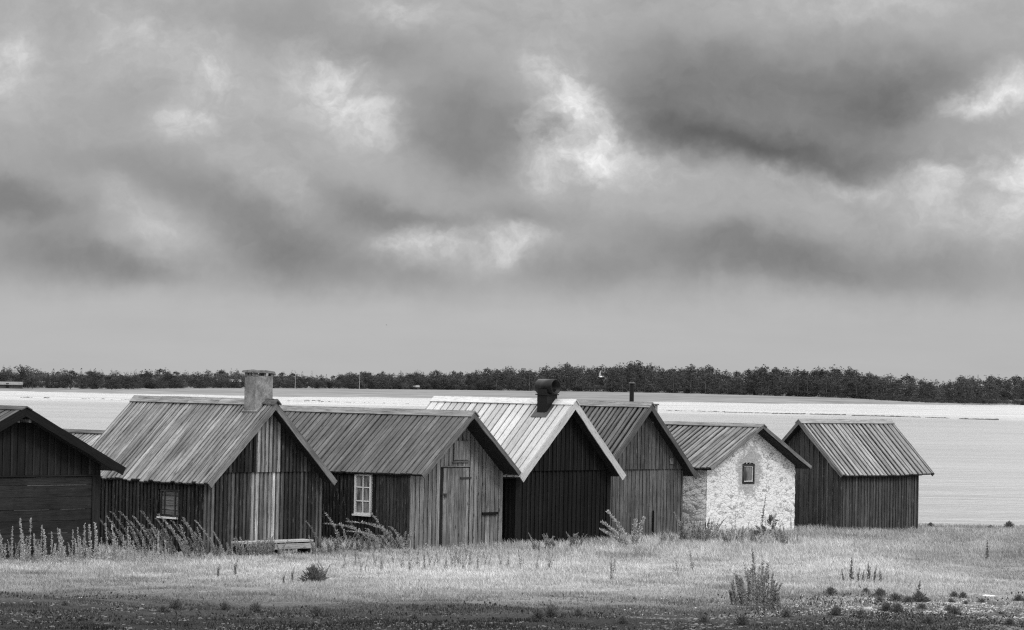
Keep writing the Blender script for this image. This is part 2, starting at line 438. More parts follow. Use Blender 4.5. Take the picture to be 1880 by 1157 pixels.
for (x0, x1, y0, y1) in ((-.30, -.22, .02, .12), (-.02, .04, .02, .12), (.2, .27, .02, .12), (-.3, -.2, .33, .43), (.17, .27, .33, .43), (-.3, -.26, .2, .28)): 
    sb = MB(); sb.box(x0, x1, y0, y1, 4.40, 4.50); sb.build('chimney_stone', M['mortar'], c0)
sb = MB(); i = 0
cp = [(-.36, -.03, 4.50), (-.05, -.06, 4.495), (.32, -.02, 4.485), (.35, .46, 4.49), (.02, .50, 4.51), (-.38, .47, 4.50)]
n = len(cp)
for (x, y, z) in cp: sb.V.append((x, y, z)); sb.B.append((x, y, z)); sb.T.append(1)
for k, (x, y, z) in enumerate(cp): sb.V.append((x * .93, (y - .2) * .93 + .2, z + .05 + .02 * (k % 3 == 1))); sb.B.append((x, y, z)); sb.T.append(1)
sb.F += [list(range(n))[::-1], [n + k for k in range(n)]] + [[k, (k + 1) % n, n + (k + 1) % n, n + k] for k in range(n)]
sb.build('chimney_cap', M['slab'], c0)
sb = MB()      # mortar skirt on the roof
for sg in (-1, 1):
    dn = Vector((sg * math.cos(al), 0, -math.sin(al))); nm = Vector((sg * math.sin(al), 0, math.cos(al))); b = Vector((0, 0, hr))
    q = []
    for yy in (-.06, .5): q += [b + Vector((0, yy, 0)) + dn * .0 + nm * .0, b + Vector((0, yy, 0)) + dn * .43, b + Vector((0, yy, 0)) + dn * .41 + nm * .035, b + Vector((0, yy, 0)) + nm * .05]
    sb.hexa(q)
sb.build('chimney_skirt', M['mortar'], c0)
# boarded window in the long wall (left side, plane x=-aw)
wf = empty('window', (-aw, 0, 0), R(-90)); wf.parent = h2          # local x runs along -y of the hut
mb = MB(); win_frame(mb, -1.56, -.84, .93, 1.60, -.04, .05, .05); mb.build('frame', M['dark'], wf)
mb = MB(); z = .985
while z < 1.55: mb.box(-1.50, -.90, -.012 - random.uniform(0, .01), .015, z, min(z + .105, 1.55), random.uniform(.9, 1.7), 'x'); z += .115
for x in (-1.40, -1.0): mb.box(x - .02, x + .02, -.04, -.023, .985, 1.55, .5)
mb.build('shutter', M['mid'], wf)
mb = MB(); mb.box(-1.60, -.86, -.11, -.042, .885, .928, along='x'); mb.build('sill', M['white'], wf)

# ---- hut 3: grey plank gable with door, six pane window in the long wall
W, L, hr, ht, of, oe = 3.38, 7.1, 3.59, 2.0, .58, .16
sl = (hr - ht) / (W / 2 + oe)
h3 = hut_root('fishing_hut', (-1.37, 71.23), 'grey plank hut with gable door and white six-pane window')
a, al, ln = roof_sides(h3, W, L, hr, ht, of, .35, oe, .215, 'board', M['roof3'], gap=.05, ragged=.015)
rakes(h3, a, al, ln, hr, -of - .03, M['rake'], .12, .0, tint=.9); rakes(h3, a, al, ln, hr, L + .35, M['rake'], .12, .0)
ridge(h3, al, hr, -of - .06, L + .38, M['roof6'], .20)
wx0, wx1, wz0, wz1 = 1.40, 2.02, .86, 1.93
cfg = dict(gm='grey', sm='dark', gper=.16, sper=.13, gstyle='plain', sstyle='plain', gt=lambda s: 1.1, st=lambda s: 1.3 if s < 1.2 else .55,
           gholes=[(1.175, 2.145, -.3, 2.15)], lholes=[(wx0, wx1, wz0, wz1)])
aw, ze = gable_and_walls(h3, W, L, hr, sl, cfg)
dr = MB(); x = -aw + 1.178
while x < -aw + 2.12:
    w = .135 * random.uniform(.85, 1.15); x1 = min(x + w, -aw + 2.142)
    dr.box(x + .005, x1 - .005, -.026, .012, -.3, 2.12, random.uniform(.8, 1.25)); x = x1
door = dr.build('door', M['grey'], h3)
mb = MB(); mb.box(-aw + 1.14, -aw + 2.18, -.048, -.028, 2.145, 2.175, .9, 'x'); mb.build('door_lintel', M['grey'], h3)
mb = MB(); mb.box(-aw + 1.10, -aw + 1.30, -.062, -.048, 1.44, 1.465, along='x'); mb.box(-aw + 1.2, -aw + 1.26, -.085, -.062, 1.36, 1.44); mb.build('latch', M['rust'], door)
for z, x0, x1 in ((1.84, 1.80, 2.2),): 
    mb = MB(); mb.box(-aw + x0, -aw + x1, -.058, -.022, z, z + .04, along='x'); mb.build('hinge', M['rust'], door)
mb = MB(); mb.box(-aw + 2.62, -aw + 3.22, -.085, -.05, .88, .945, along='x'); mb.build('gable_bar', M['tar'], h3)
hb = MB()
for k in range(4): hb.box(-aw + 1.52 + k * .14, -aw + 1.655 + k * .14, -.075, -.05, 2.33, 2.83, random.uniform(.75, 1.2))
hb.box(-aw + 1.48, -aw + 2.10, -.085, -.062, 2.27, 2.31, .8, 'x'); hb.build('loft_hatch', M['grey'], h3)
for x0, x1 in ((-aw - .03, -aw + .1), (aw - .1, aw + .03)):
    mb = MB(); mb.box(x0, x1, -.05, -.024, -.3, ze, 1.2); mb.build('corner_board', M['grey'], h3)
wf = empty('window', (-aw, 0, 0), R(-90)); wf.parent = h3
mb = MB(); win_frame(mb, -wx1, -wx0, wz0, wz1, -.06, .055, .08)
for k in (1, 2):
    z = wz0 + (wz1 - wz0) * k / 3; mb.box(-wx1 + .055, -wx0 - .055, -.045, .0, z - .014, z + .014, along='x')
xm = -(wx0 + wx1) / 2; mb.box(xm - .014, xm + .014, -.047, .0, wz0 + .055, wz1 - .055); mb.build('frame', M['white'], wf)
mb = MB(); mb.box(-wx1 + .03, -wx0 - .03, -.02, -.012, wz0 + .03, wz1 - .03, along='x'); mb.build('pane', M['pane'], wf)
mb = MB(); mb.box(-wx1 - .03, -wx0 + .03, -.10, -.062, wz0 - .035, wz0 + .012, along='x'); mb.build('sill', M['white'], wf)

# ---- hut 4: pale new roof, black walls, metal cowl
W, L, hr, ht, of, oe = 3.74, 4.55, 3.93, 1.90, .40, .24
sl = (hr - ht) / (W / 2 + oe)
h4 = hut_root('fishing_hut', (1.45, 73.86), 'black hut with pale new board roof and drum-topped metal flue')
a, al, ln = roof_sides(h4, W, L, hr, ht, of, .40, oe, .245, 'flat', M['roof4'], lambda t: random.uniform(.97, 1.03), 'soffit', gap=.042, ragged=.006)
rakes(h4, a, al, ln, hr, -of - .03, M['rake4'], .19, .015); rakes(h4, a, al, ln, hr, L + .40, M['rake4'], .17, .0)
ridge(h4, al, hr, -of - .06, L + .42, M['roof4'], .19, tint=1.05)
cfg = dict(gm='tar', sm='tar', gper=.165, sper=.165, gstyle='batten', sstyle='batten', tier=2.07)
aw, ze = gable_and_walls(h4, W, L, hr, sl, cfg)
for x0, x1 in ((-aw - .045, -aw + .16), (aw - .1, aw + .045)):
    mb = MB(); mb.box(x0, x1, -.07, -.046, -.35, ze, 1.3); mb.build('corner_board', M['tar'], h4)
fl = MB(); fl.box(-.35, .06, .30, .66, 3.3, 4.22); flue = fl.build('flue', M['iron'], h4)
dm = MB(); n = 28; i0 = 0; cx_, cz_, rr = -.145, 4.29, .205
for y, r_ in ((.19, rr), (.19, rr - .02), (.20, rr - .025)): pass
rings = [(.40, rr - .03), (.17, rr - .03), (.17, rr), (.77, rr), (.77, rr - .03), (.55, rr - .03)]
for (y, r_) in rings:
    for j in range(n):
        t = 2 * math.pi * j / n; dm.V.append((cx_ + r_ * math.cos(t), y, cz_ + r_ * math.sin(t))); dm.B.append((t, y, 0)); dm.T.append(1)
for k in range(len(rings) - 1):
    for j in range(n): dm.F.append([k * n + j, k * n + (j + 1) % n, (k + 1) * n + (j + 1) % n, (k + 1) * n + j])
dm.F.append(list(range(n))); dm.F.append([(len(rings) - 1) * n + j for j in range(n)][::-1])
o = dm.build('cowl_drum', M['iron'], flue, True)
mb = MB()
dn = Vector((-math.cos(al), 0, -math.sin(al))); nm = Vector((-math.sin(al), 0, math.cos(al))); b = Vector((0, 0, hr))
def sheet(s0, s1, y0, y1, d0=.002, d1=.012):
    q = []
    for yy in (y0, y1): q += [b + dn * s0 + nm * d0 + Vector((0, yy, 0)), b + dn * s1 + nm * d0 + Vector((0, yy, 0)), b + dn * s1 + nm * d1 + Vector((0, yy, 0)), b + dn * s0 + nm * d1 + Vector((0, yy, 0))]
    mb.hexa(q)
sheet(.2, .68, .20, .299); sheet(.2, .68, .661, .76); sheet(.51, .68, .2995, .6605)
mb.build('flashing', M['flash'], flue)
mb = MB(); mb.box(-.40, .10, .27, .69, 4.06, 4.09); mb.build('flue_collar', M['iron'], flue)

# ---- hut 5: dark grey two-tier gable, thin stovepipe
W, L, hr, ht, of, oe = 3.71, 4.8, 3.87, 1.84, .35, .24
sl = (hr - ht) / (W / 2 + oe)
h5 = hut_root('fishing_hut', (3.73, 77.35), 'dark grey hut with two-tier plank gable and thin stovepipe behind its ridge')
a, al, ln = roof_sides(h5, W, L, hr, ht, of, .35, oe, .19, 'board', M['roof5'], gap=.07, ragged=.02)
rakes(h5, a, al, ln, hr, -of - .03, M['rake'], .14, .0, tint=.6); rakes(h5, a, al, ln, hr, L + .35, M['rake'], .14, .0)
ridge(h5, al, hr, -of - .06, L + .38, M['roof6'], .18)
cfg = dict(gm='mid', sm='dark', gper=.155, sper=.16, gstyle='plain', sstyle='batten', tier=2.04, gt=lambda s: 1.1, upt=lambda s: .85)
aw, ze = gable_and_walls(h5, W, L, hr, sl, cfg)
mb = MB(); mb.tube([(.28, .62, 3.3), (.28, .62, 4.42)], .065, 14); sp = mb.build('stovepipe', M['iron'], h5, False)
mb = MB(); mb.tube([(.28, .62, 4.42), (.28, .62, 4.435), (.28, .62, 4.47)], [.10, .10, .05], 14); mb.build('rain_cap', M['flash'], sp)
mb = MB(); mb.box(.38, .56, -.12, .06, 3.3, 3.82); c5 = mb.build('vent_stack', M['mortar'], h5)
mb = MB(); mb.box(.35, .59, -.15, .09, 3.82, 3.86); mb.build('cap', M['slab'], c5)
mb = MB(); mb.box(.50, .56, -.062, -.05, -.1, .82, .18); mb.build('dark_gap_strip', M['tar'], h5)  # dark strip laid on for the shade inside a missing-board gap
mb = MB(); mb.box(1.17, 1.31, -.115, -.095, 2.14, 2.31, 1.7); mb.build('vent_panel', M['mid'], h5)

# ---- hut 6: whitewashed rubble stone
W, L, hr, ht, of, oe = 4.23, 4.6, 3.27, 2.03, .38, .27
sl = (hr - ht) / (W / 2 + oe)
h6 = hut_root('stone_hut', (7.21, 81.04), 'whitewashed rubble-stone hut with small square gable window')
a, al, ln = roof_sides(h6, W, L, hr, ht, of, .3, oe, .205, 'board', M['roof6'], gap=.085, ragged=.02)
rakes(h6, a, al, ln, hr, -of - .03, M['rake'], .10, .02, tint=1.3); rakes(h6, a, al, ln, hr, L + .3, M['rake'], .12, .0)
ridge(h6, al, hr, -of - .06, L + .35, M['roof6'], .17)
aw = W / 2; ze = hr - sl * aw - .10
core = MB(); prism(core, W - .25, .12, L - .12, -.35, ze - .05, hr - .2); core.build('wall_core', M['core'], h6)
def stone_mat(name, white, joint, bare, plaster, cover):
    mt, g, out = new_mat(name)
    p = g.attr('bc'); w = g.v('ADD', p, g.v('SCALE', g.noise(p, 6, 3, .5, col=True), scale=.10))
    sc = g.v('MULTIPLY', w, (4.2, 10.5, 1)); sc = g.v('ADD', sc, (0, 0, 0))
    ed = g.voro(sc, 1, 'DISTANCE_TO_EDGE'); cid = g.voro(sc, 1, 'F1', 'Color')
    idv = g.sep(cid)[0]
    stone = g.rng(idv, 0, 1, bare * .6, bare * 1.4, False)
    n = g.noise(p, 4.0, 6, .65); n2 = g.noise(p, 17, 5, .7); n3 = g.noise(g.v('MULTIPLY', p, (14, 34, 1)), 1, 4, .65)
    wash = g.rng(g.m('ADD', g.m('ADD', g.m('MULTIPLY', n, .6), g.m('MULTIPLY', n2, .4)), g.m('MULTIPLY', g.m('SUBTRACT', idv, .5), .22)), cover - .05, cover + .05)
    jt = g.rng(g.m('ADD', ed, g.m('MULTIPLY', n2, .10)), .055, .12)
    hole = g.rng(n3, .36, .41)
    val = g.mix(wash, stone, g.m('MULTIPLY', white, g.rng(n2, .3, .7, .84, 1.08, False)))
    val = g.mix(g.m('MULTIPLY', g.m('SUBTRACT', 1., jt), g.rng(n, .40, .62, .1, .8)), val, joint)
    val = g.mix(hole, .10, val)
    if plaster:
        d = g.v('LENGTH', g.v('MULTIPLY', g.v('SUBTRACT', p, (1.99, 1.90, 0)), (1.0, .82, 0)))
        d = g.m('ADD', d, g.m('MULTIPLY', g.m('SUBTRACT', n, .5), 1.3))
        d = g.m('ADD', d, g.m('MULTIPLY', g.m('SUBTRACT', n2, .5), .35))
        val = g.mix(g.m('MULTIPLY', g.rng(d, .48, .72), 1.), g.rng(n2, .3, .7, plaster * .85, plaster * 1.15), val)
    h = g.m('ADD', g.m('MULTIPLY', g.rng(ed, 0, .16), .35), g.m('MULTIPLY', n2, .5))
    finish(g, out, val, .95, h, .5, .03, .1); return mt
M['stone_front'] = stone_mat('whitewashed_rubble', .66, .20, .42, .31, .395)
M['stone_side'] = stone_mat('bare_rubble', .74, .09, .45, 0, .42)
def rubble(name, org, h, nrm, s1, top, mat, hole=None, disp=.022):
    org, h, nrm = Vector(org), Vector(h), Vector(nrm); from mathutils import noise
    nx = int(s1 / .055); nz = 58; V = []; Fc = []; B = []
    for i in range(nx + 1):
        s = s1 * i / nx; zt = top(s)
        for j in range(nz + 1):
            z = -.35 + (zt + .35) * j / nz
            q = Vector((s * 2.8, z * 5.2, 1.7)); c = noise.voronoi(q)[0]
            d = min(c[1] - c[0], .35) * disp * 2.2 + (noise.noise(Vector((s * 1.2, z * 1.2, 3))) * .02)
            e = .03 * noise.noise(Vector((0.3, z * 6, 9.))) if i in (0, nx) else 0
            if hole and hole[0] - .03 < s < hole[1] + .03 and hole[2] - .03 < z < hole[3] + .03: d = min(d, .0)
            V.append(org + h * (s + e * (1 if i else -1)) + nrm * d + Vector((0, 0, z))); B.append((s, z, 0))
    for i in range(nx):
        for j in range(nz):
            k = i * (nz + 1) + j
            if hole:
                s = s1 * (i + .5) / nx; z = V[k].z + .02
                if hole[0] < s < hole[1] and hole[2] < z < hole[3]: continue
            Fc.append([k, k + nz + 1, k + nz + 2, k + 1])
    return link_mesh(name, V, Fc, mat, h6, B, None, True)
x0w, x1w, z0w, z1w = 1.68, 2.24, .86, 1.43
rz6 = lambda s: hr - sl * abs(s - aw) - .09
z0w, z1w = 1.52, 2.11
rubble('gable_wall', (-aw, 0, 0), (1, 0, 0), (0, -1, 0), W, rz6, M['stone_front'], (x0w, x1w, z0w, z1w))
rubble('side_wall', (-aw, L, 0), (0, -1, 0), (-1, 0, 0), L, lambda s: ze, M['stone_side'])
rubble('side_wall', (aw, 0, 0), (0, 1, 0), (1, 0, 0), L, lambda s: ze, M['stone_side'])
rubble('gable_wall', (aw, L, 0), (-1, 0, 0), (0, 1, 0), W, rz6, M['stone_side'])
wf = empty('window', (-aw, 0, 0)); wf.parent = h6
mb = MB(); win_frame(mb, x0w - .0, x1w + .0, z0w - .0, z1w + .0, -.02, .065, .08); mb.build('frame', M['dark'], wf)
mb = MB(); win_frame(mb, x0w + .066, x1w - .066, z0w + .066, z1w - .066, .0, .022, .03); mb.build('sash', M['white'], wf)
mb = MB(); mb.box(x0w + .05, x1w - .05, .022, .028, z0w + .05, z1w - .05, along='x'); mb.build('pane', M['dimpane'], wf)

# ---- hut 7: set crosswise at the right end of the row
W, L, hr, ht, of, oe = 2.88, 4.14, 3.40, 1.76, .27, .25
sl = (hr - ht) / (W / 2 + oe)
h7 = hut_root('fishing_hut', (9.18, 84.99), 'plank hut turned crosswise at the right end of the row', PHI - R(90))
a, al, ln = roof_sides(h7, W, L, hr, ht, of, .50, oe, .235, 'board', M['roof7'], gap=.08, ragged=.015)
rakes(h7, a, al, ln, hr, -of - .03, M['rake'], .10, .0, tint=1.3); rakes(h7, a, al, ln, hr, L + .5, M['rake'], .12, .0)
ridge(h7, al, hr, -of - .05, L + .52, M['roof7'], .16)
cfg = dict(gm='shed7', sm='shed7', gper=.19, sper=.15, gstyle='batten', sstyle='batten', gt=lambda s: .8, rt=lambda s: random.choice((.6, .8, .9, 1.2)))
aw, ze = gable_and_walls(h7, W, L, hr, sl, cfg)

# ---- hut 8: only a bit of its roof shows between the first two huts
W, L, hr, ht, of, oe = 3.4, 4.2, 2.80, 1.62, .3, .2
sl = (hr - ht) / (W / 2 + oe)
h8 = hut_root('fishing_hut', (-10.65, 75.5), 'small hut mostly hidden, only grey ridge boards showing between two nearer huts')
a, al, ln = roof_sides(h8, W, L, hr, ht, of, .3, oe, .17, 'board', M['roof7'], gap=.05)
rakes(h8, a, al, ln, hr, -of - .03, M['rake'], .12); ridge(h8, al, hr, -of - .05, L + .3, M['roof5'], .14)
gable_and_walls(h8, W, L, hr, sl, dict(gm='mid', sm='dark', gper=.18, sper=.18, gstyle='batten', sstyle='batten'))

# ---- bench in front of hut 2
bn = empty('bench', (-5.5, 66.1, ZB + .09), PHI)
tag(bn, 'low bleached plank bench in front of the hut with masonry chimney', 'bench')
mb = MB(); mb.box(-1.25, 1.08, .0, .21, .30, .345, 1., 'x'); mb.box(-1.22, 1.10, .225, .42, .298, .343, .9, 'x'); mb.build('seat', M['bench'], bn)
mb = MB(); mb.box(-.2, 1.10, -.03, -.002, .14, .27, .75, 'x'); mb.build('front_board', M['bench'], bn)
for x in (-1.15, -.1, .92):
    mb = MB(); mb.box(x, x + .09, .02, .40, -.2, .298, .4); mb.build('leg', M['dark'], bn)

# ------------------------------------------------------------------ ground, meadow grass, gravel
def fbm(x, y, seed, sc, octs=4):
    r = np.random.default_rng(seed); out = np.zeros_like(np.asarray(x, float)); amp = 1.; tot = 0
    for o in range(octs):
        for k in range(4):
            th = r.uniform(0, 2 * np.pi); f = sc * 2 ** o * r.uniform(.7, 1.4)
            out = out + amp * np.sin((x * np.cos(th) + y * np.sin(th)) * f + r.uniform(0, 6.28)) / 4
        tot += amp * .5; amp *= .55
    return out / tot * .9
def smooth(a, b, v): t = np.clip((v - a) / (b - a), 0, 1); return t * t * (3 - 2 * t)
def gravel_w(x, y):
    """0..1: stony, thin turf. Nearest strip, and a broad tongue on the right"""
    n = fbm(x, y, 3, .55)
    n2 = fbm(x, y, 61, 1.6)
    near = smooth(48, 37.5, y + 4.2 * n + 2.2 * n2 - 2. * smooth(0, 6, x))
    right = smooth(1.5, 6.5, x + 1.8 * n + (y - 50) * -.12) * smooth(59, 50, y + 3 * n + 1.6 * n2)
    return np.clip(np.maximum(near, right), 0, 1)
def straw_w(x, y):
    """0..1: tall pale dry grass against short darker turf towards the camera"""
    n = fbm(x, y, 5, .35); n2 = fbm(x, y, 15, 1.3)
    w = smooth(45, 59, y + 2.4 * n + 1.2 * n2)
    rt = smooth(8.5, 12.5, x + 1.5 * n) * .45
    return np.clip(w * (1 - rt), 0, 1)

def ground_mat():
    mt, g, out = new_mat('turf_soil')
    p = g.pos(); t = g.attr('tint', 'Fac')
    n = g.noise(p, 1.7, 6, .7); n2 = g.noise(p, 16, 5, .7)
    v = g.m('MULTIPLY', t, g.rng(n, .3, .7, .7, 1.3, False)); v = g.m('MULTIPLY', v, g.rng(n2, .3, .7, .3, 1.7, False))
    finish(g, out, v, 1., n2, .8, .05, .1); return mt
gxs = np.concatenate([np.linspace(-500, -40, 24), np.arange(-39, 40, .5), np.linspace(40, 500, 24)])
gys = np.concatenate([np.linspace(-300, 20, 20), np.arange(22, 116, .5), np.linspace(116, 140, 6)])
GX, GYm = np.meshgrid(gxs, gys, indexing='ij')
Z = gz(GX, GYm) + .015 * fbm(GX, GYm, 9, 3.)
sw = straw_w(GX, GYm); gw = gravel_w(GX, GYm)
tn = (.026 + .07 * smooth(38, 54, GYm) + .18 * sw) * (1 - gw * .35) + .045 * gw * smooth(43, 49, GYm)  # soil tint gets darker towards the camera
tn = np.where(GYm > 88, tn * .8 + .06, tn)
nx, ny = GX.shape; idx = np.arange(nx * ny).reshape(nx, ny)
Q = np.stack([idx[:-1, :-1], idx[1:, :-1], idx[1:, 1:], idx[:-1, 1:]], -1).reshape(-1, 4)
gr = link_mesh('ground', np.stack([GX, GYm, Z], -1).reshape(-1, 3), Q, ground_mat(), None, None, tn.ravel(), True); tag(gr, kind='structure')

def hut_mask(x, y):
    """True where a hut stands"""
    r = np.zeros(x.shape, bool)
    for (cx, cy, W_, L_, ph) in ((-11.23, 61.61, 4.9, 6, PHI), (-6.07, 67.41, 3.87, 4.75, PHI), (-1.37, 71.23, 3.38, 7.1, PHI), (1.45, 73.86, 3.74, 4.55, PHI),
                                 (3.73, 77.35, 3.71, 4.8, PHI), (7.21, 81.04, 4.23, 4.6, PHI), (9.18, 84.99, 2.88, 4.14, PHI - R(90)), (-10.65, 75.5, 3.4, 4.2, PHI)):
        dx, dy = x - cx, y - cy; a = dx * math.cos(ph) + dy * math.sin(ph); b = -dx * math.sin(ph) + dy * math.cos(ph)
        r |= (np.abs(a) < W_ / 2 + .04) & (b > -.06) & (b < L_ + .06)
    return r
def grass(name, N, ymin, ymax, keep, hfun, tfun, mat, wid=(.008, .014), pw=1.):
    u = RNG.random(N); y = ymin + (ymax - ymin) * u ** pw
    x = (RNG.random(N) * 2 - 1) * (.225 * y + 1.)
    k = (RNG.random(N) < keep(x, y)) & ~hut_mask(x, y); x, y = x[k], y[k]; n = len(x)
    h = hfun(x, y) * RNG.uniform(.55, 1.35, n); t = tfun(x, y) * RNG.uniform(.55, 1.45, n)
    th = RNG.uniform(0, 2 * np.pi, n); w = RNG.uniform(*wid, n) * (y / 50) ** .5
    ln = RNG.normal(0, .35, (n, 2)) * h[:, None]; ln[:, 0] -= .12 * h
    z = gz(x, y) - .02
    b = np.stack([x, y, z], -1); d = np.stack([np.cos(th), np.sin(th) * .6, 0 * th], -1) * w[:, None]
    mid = b + np.stack([ln[:, 0] * .35, ln[:, 1] * .35, h * .6], -1); tip = b + np.stack([ln[:, 0], ln[:, 1], h], -1)
    V = np.stack([b - d, b + d, mid + d * .7, tip, mid - d * .7], 1).reshape(-1, 3)
    i = np.arange(n)[:, None] * 5
    Fc = np.concatenate([i + np.array([[0, 1, 2]]), i + np.array([[0, 2, 4]]), i + np.array([[4, 2, 3]])], 0)
    o = link_mesh(name, V, Fc, mat, None, None, np.repeat(t, 5)); return o
M['grass'] = leafy('meadow_grass', 1., .25)
go = grass('meadow_grass', 760000, 35.5, 100, lambda x, y: np.where(y < 88, np.clip(.75 + .35 * straw_w(x, y), 0, 1) * (1 - .5 * gravel_w(x, y)) * np.clip(1 - .35 * fbm(x, y, 21, 1.1), .3, 1), .35),
           lambda x, y: np.clip(.042 + .04 * straw_w(x, y) + .07 * smooth(.35, .9, fbm(x, y, 77, .7)) * straw_w(x, y) + .09 * smooth(66, 72, y) * straw_w(x, y) + .03 * fbm(x, y, 8, .9) + .025 * fbm(x, y, 18, 3.), .02, .24),
           lambda x, y: (.045 + .095 * smooth(38, 54, y) + .26 * straw_w(x, y)) * (1 + .30 * fbm(x, y, 31, .6) + .26 * fbm(x, y, 32, 3.)) * (1 - .4 * smooth(.3, .8, fbm(x * .7, y, 33, 1.4))) * (1 - .45 * gravel_w(x, y)), M['grass'], wid=(.004, .009), pw=1.1)  # blade tint also falls off with nearness
tag(go, 'pale dry grass and short turf covering the meadow', 'grass', kind='stuff')

# loose stones: flattened lumps, counted in thousands
def lumps(N, xs, ys, zs, size, flat, tint, seed):
    r = np.random.default_rng(seed)
    base = np.array([(1, 0, 0), (.5, .87, 0), (-.5, .87, 0), (-1, 0, 0), (-.5, -.87, 0), (.5, -.87, 0), (.45, .35, .8), (-.5, .25, .85), (.0, -.5, .8)], float)
    f = np.array([(0, 1, 6), (1, 2, 6), (2, 7, 6), (2, 3, 7), (3, 4, 7), (4, 8, 7), (4, 5, 8), (5, 0, 8), (0, 6, 8), (6, 7, 8)])
    a = r.uniform(0, 6.28, N); c, s = np.cos(a), np.sin(a)
    P = base[None] * (1 + r.uniform(-.25, .25, (N, 9, 1))) * np.stack([size, size * r.uniform(.55, 1, N), size * flat], -1)[:, None, :]
    X = P[..., 0] * c[:, None] - P[..., 1] * s[:, None]; Y = P[..., 0] * s[:, None] + P[..., 1] * c[:, None]
    V = np.stack([X + xs[:, None], Y + ys[:, None], P[..., 2] + zs[:, None]], -1).reshape(-1, 3)
    return V, (np.arange(N)[:, None, None] * 9 + f[None]).reshape(-1, 3), np.repeat(tint, 9)
def stone_plain(name):
    mt, g, out = new_mat(name); t = g.attr('tint', 'Fac'); n = g.noise(g.pos(), 25, 5, .7)
    finish(g, out, g.m('MULTIPLY', t, g.rng(n, .3, .7, .65, 1.3, False)), .95, n, .6, .02, .15); return mt
M['stone'] = stone_plain('limestone')
N = 150000; y = RNG.uniform(36, 60, N); x = (RNG.random(N) * 2 - 1) * (.22 * y + 1)
k = RNG.random(N) < gravel_w(x, y) ** 1.5 * np.clip(.42 + .3 * smooth(4, 8, x) + .7 * fbm(x * .6, y, 41, .9) + .4 * fbm(x * .6, y, 42, 2.6), 0, 1); x, y = x[k], y[k]; N = len(x)
sz = .010 + .034 * RNG.random(N) ** 3.5
V, Fc, T = lumps(N, x, y, gz(x, y) - .004, sz, RNG.uniform(.3, .6, N), RNG.uniform(.10, .36, N) * (.40 + .75 * smooth(42.5, 48, y)), 4)  # nearer stones take a darker tint
gv = link_mesh('gravel', V, Fc, M['stone'], None, None, T); tag(gv, 'scattered pale limestone gravel on the bare foreground', 'gravel', kind='stuff')
# shore pebbles at the near waterline
N = 9000; x = RNG.uniform(-30, 30, N); y = 99.5 + RNG.normal(0, 1.6, N) - 1.0 * np.sin(x * .11 + 1)
V, Fc, T = lumps(N, x, y, gz(x, y) - .01, .03 + .12 * RNG.random(N) ** 3, RNG.uniform(.3, .6, N), RNG.uniform(.12, .45, N), 5)
sp_ = link_mesh('shore_pebbles', V, Fc, M['stone'], None, None, T); tag(sp_, 'strip of pebbles along the near waterline', 'pebbles', kind='stuff')
# low creeping herbs, dark, in the stony foreground
N = 90000; y = RNG.uniform(36, 58, N); x = (RNG.random(N) * 2 - 1) * (.22 * y + 1)
pt = fbm(x, y, 51, .8) + .6 * fbm(x, y, 52, 2.2)
k = RNG.random(N) < np.clip(gravel_w(x, y) * .7 + .10 * smooth(54, 44, y), 0, 1) * smooth(-.05, .65, pt) * (1 - .4 * smooth(46, 50, y)) ; x, y, pt = x[k], y[k], pt[k]; N = len(x)
h = RNG.uniform(.015, .075, N); th = RNG.uniform(0, 6.28, N); ln = RNG.uniform(.02, .05, N)
b = np.stack([x, y, gz(x, y) + h * .4], -1); d1 = np.stack([np.cos(th) * ln, np.sin(th) * ln, h * .8], -1); d2 = np.stack([-np.sin(th) * ln * .4, np.cos(th) * ln * .4, 0 * th], -1)
V = np.stack([b, b + d1 * .5 + d2, b + d1, b + d1 * .5 - d2], 1).reshape(-1, 3); Fc = np.arange(N * 4).reshape(-1, 4)
M['herb'] = leafy('creeping_herb', .055, .2)
hb_ = link_mesh('ground_herbs', V, Fc, M['herb'], None, None, np.repeat(RNG.uniform(.5, 1.5, N), 4)); tag(hb_, 'dark creeping herbs between the foreground stones', 'ground cover', kind='stuff')

# ------------------------------------------------------------------ plants
def leafset(P, D, L, Wd, up=.0):
    """diamond leaves at P along unit D"""
    n = len(P); s = np.cross(D, RNG.normal(size=(n, 3))); s /= np.linalg.norm(s, axis=1)[:, None] + 1e-6
    a = P; c = P + D * L[:, None]; m = P + D * (L * .5)[:, None]; s = s * Wd[:, None]
    return np.stack([a, m + s, c, m - s], 1).reshape(-1, 3)
def spire(h, lean, droop=0., n=170, leaf=.10, r0=.009, side=(0, 0), top=.35, lo=.08, tv=.35):
    """one stem thick with narrow leaves, tapering to its tip"""
    t = RNG.random(n) ** .8 * (1 - lo) + lo
    def stem(t):
        x = lean * t ** 1.5 * h; z = h * (t - droop * t ** 3 * .6); x = x * (1 + droop * 1.2 * t ** 2)
        return np.stack([x + side[0], side[1] + 0 * t, z], -1)
    P = stem(t); az = RNG.uniform(0, 2 * np.pi, n); el = RNG.uniform(-.1, .9, n)
    D = np.stack([np.cos(az) * np.cos(el), np.sin(az) * np.cos(el), np.sin(el)], -1)
    tg = stem(np.minimum(t + .02, 1.02)) - P; tg /= np.linalg.norm(tg, axis=1)[:, None]; D = D + tg * .35; D /= np.linalg.norm(D, axis=1)[:, None]
    L = leaf * (1 - (1 - top) * t) * RNG.uniform(.6, 1.25, n)
    V = leafset(P, D, L, L * .13 + .004); T = np.repeat(RNG.uniform(1 - tv, 1 + tv, n), 4)
    ts = np.linspace(0, 1, 7); C = stem(ts); r = r0 * (1 - .7 * ts); SV = []
    for j in range(3):
        SV.append(C + np.stack([r * math.cos(j * 2.094), r * math.sin(j * 2.094), 0 * r], -1))
    SV = np.stack(SV, 1).reshape(-1, 3)
    return [V, T, SV]
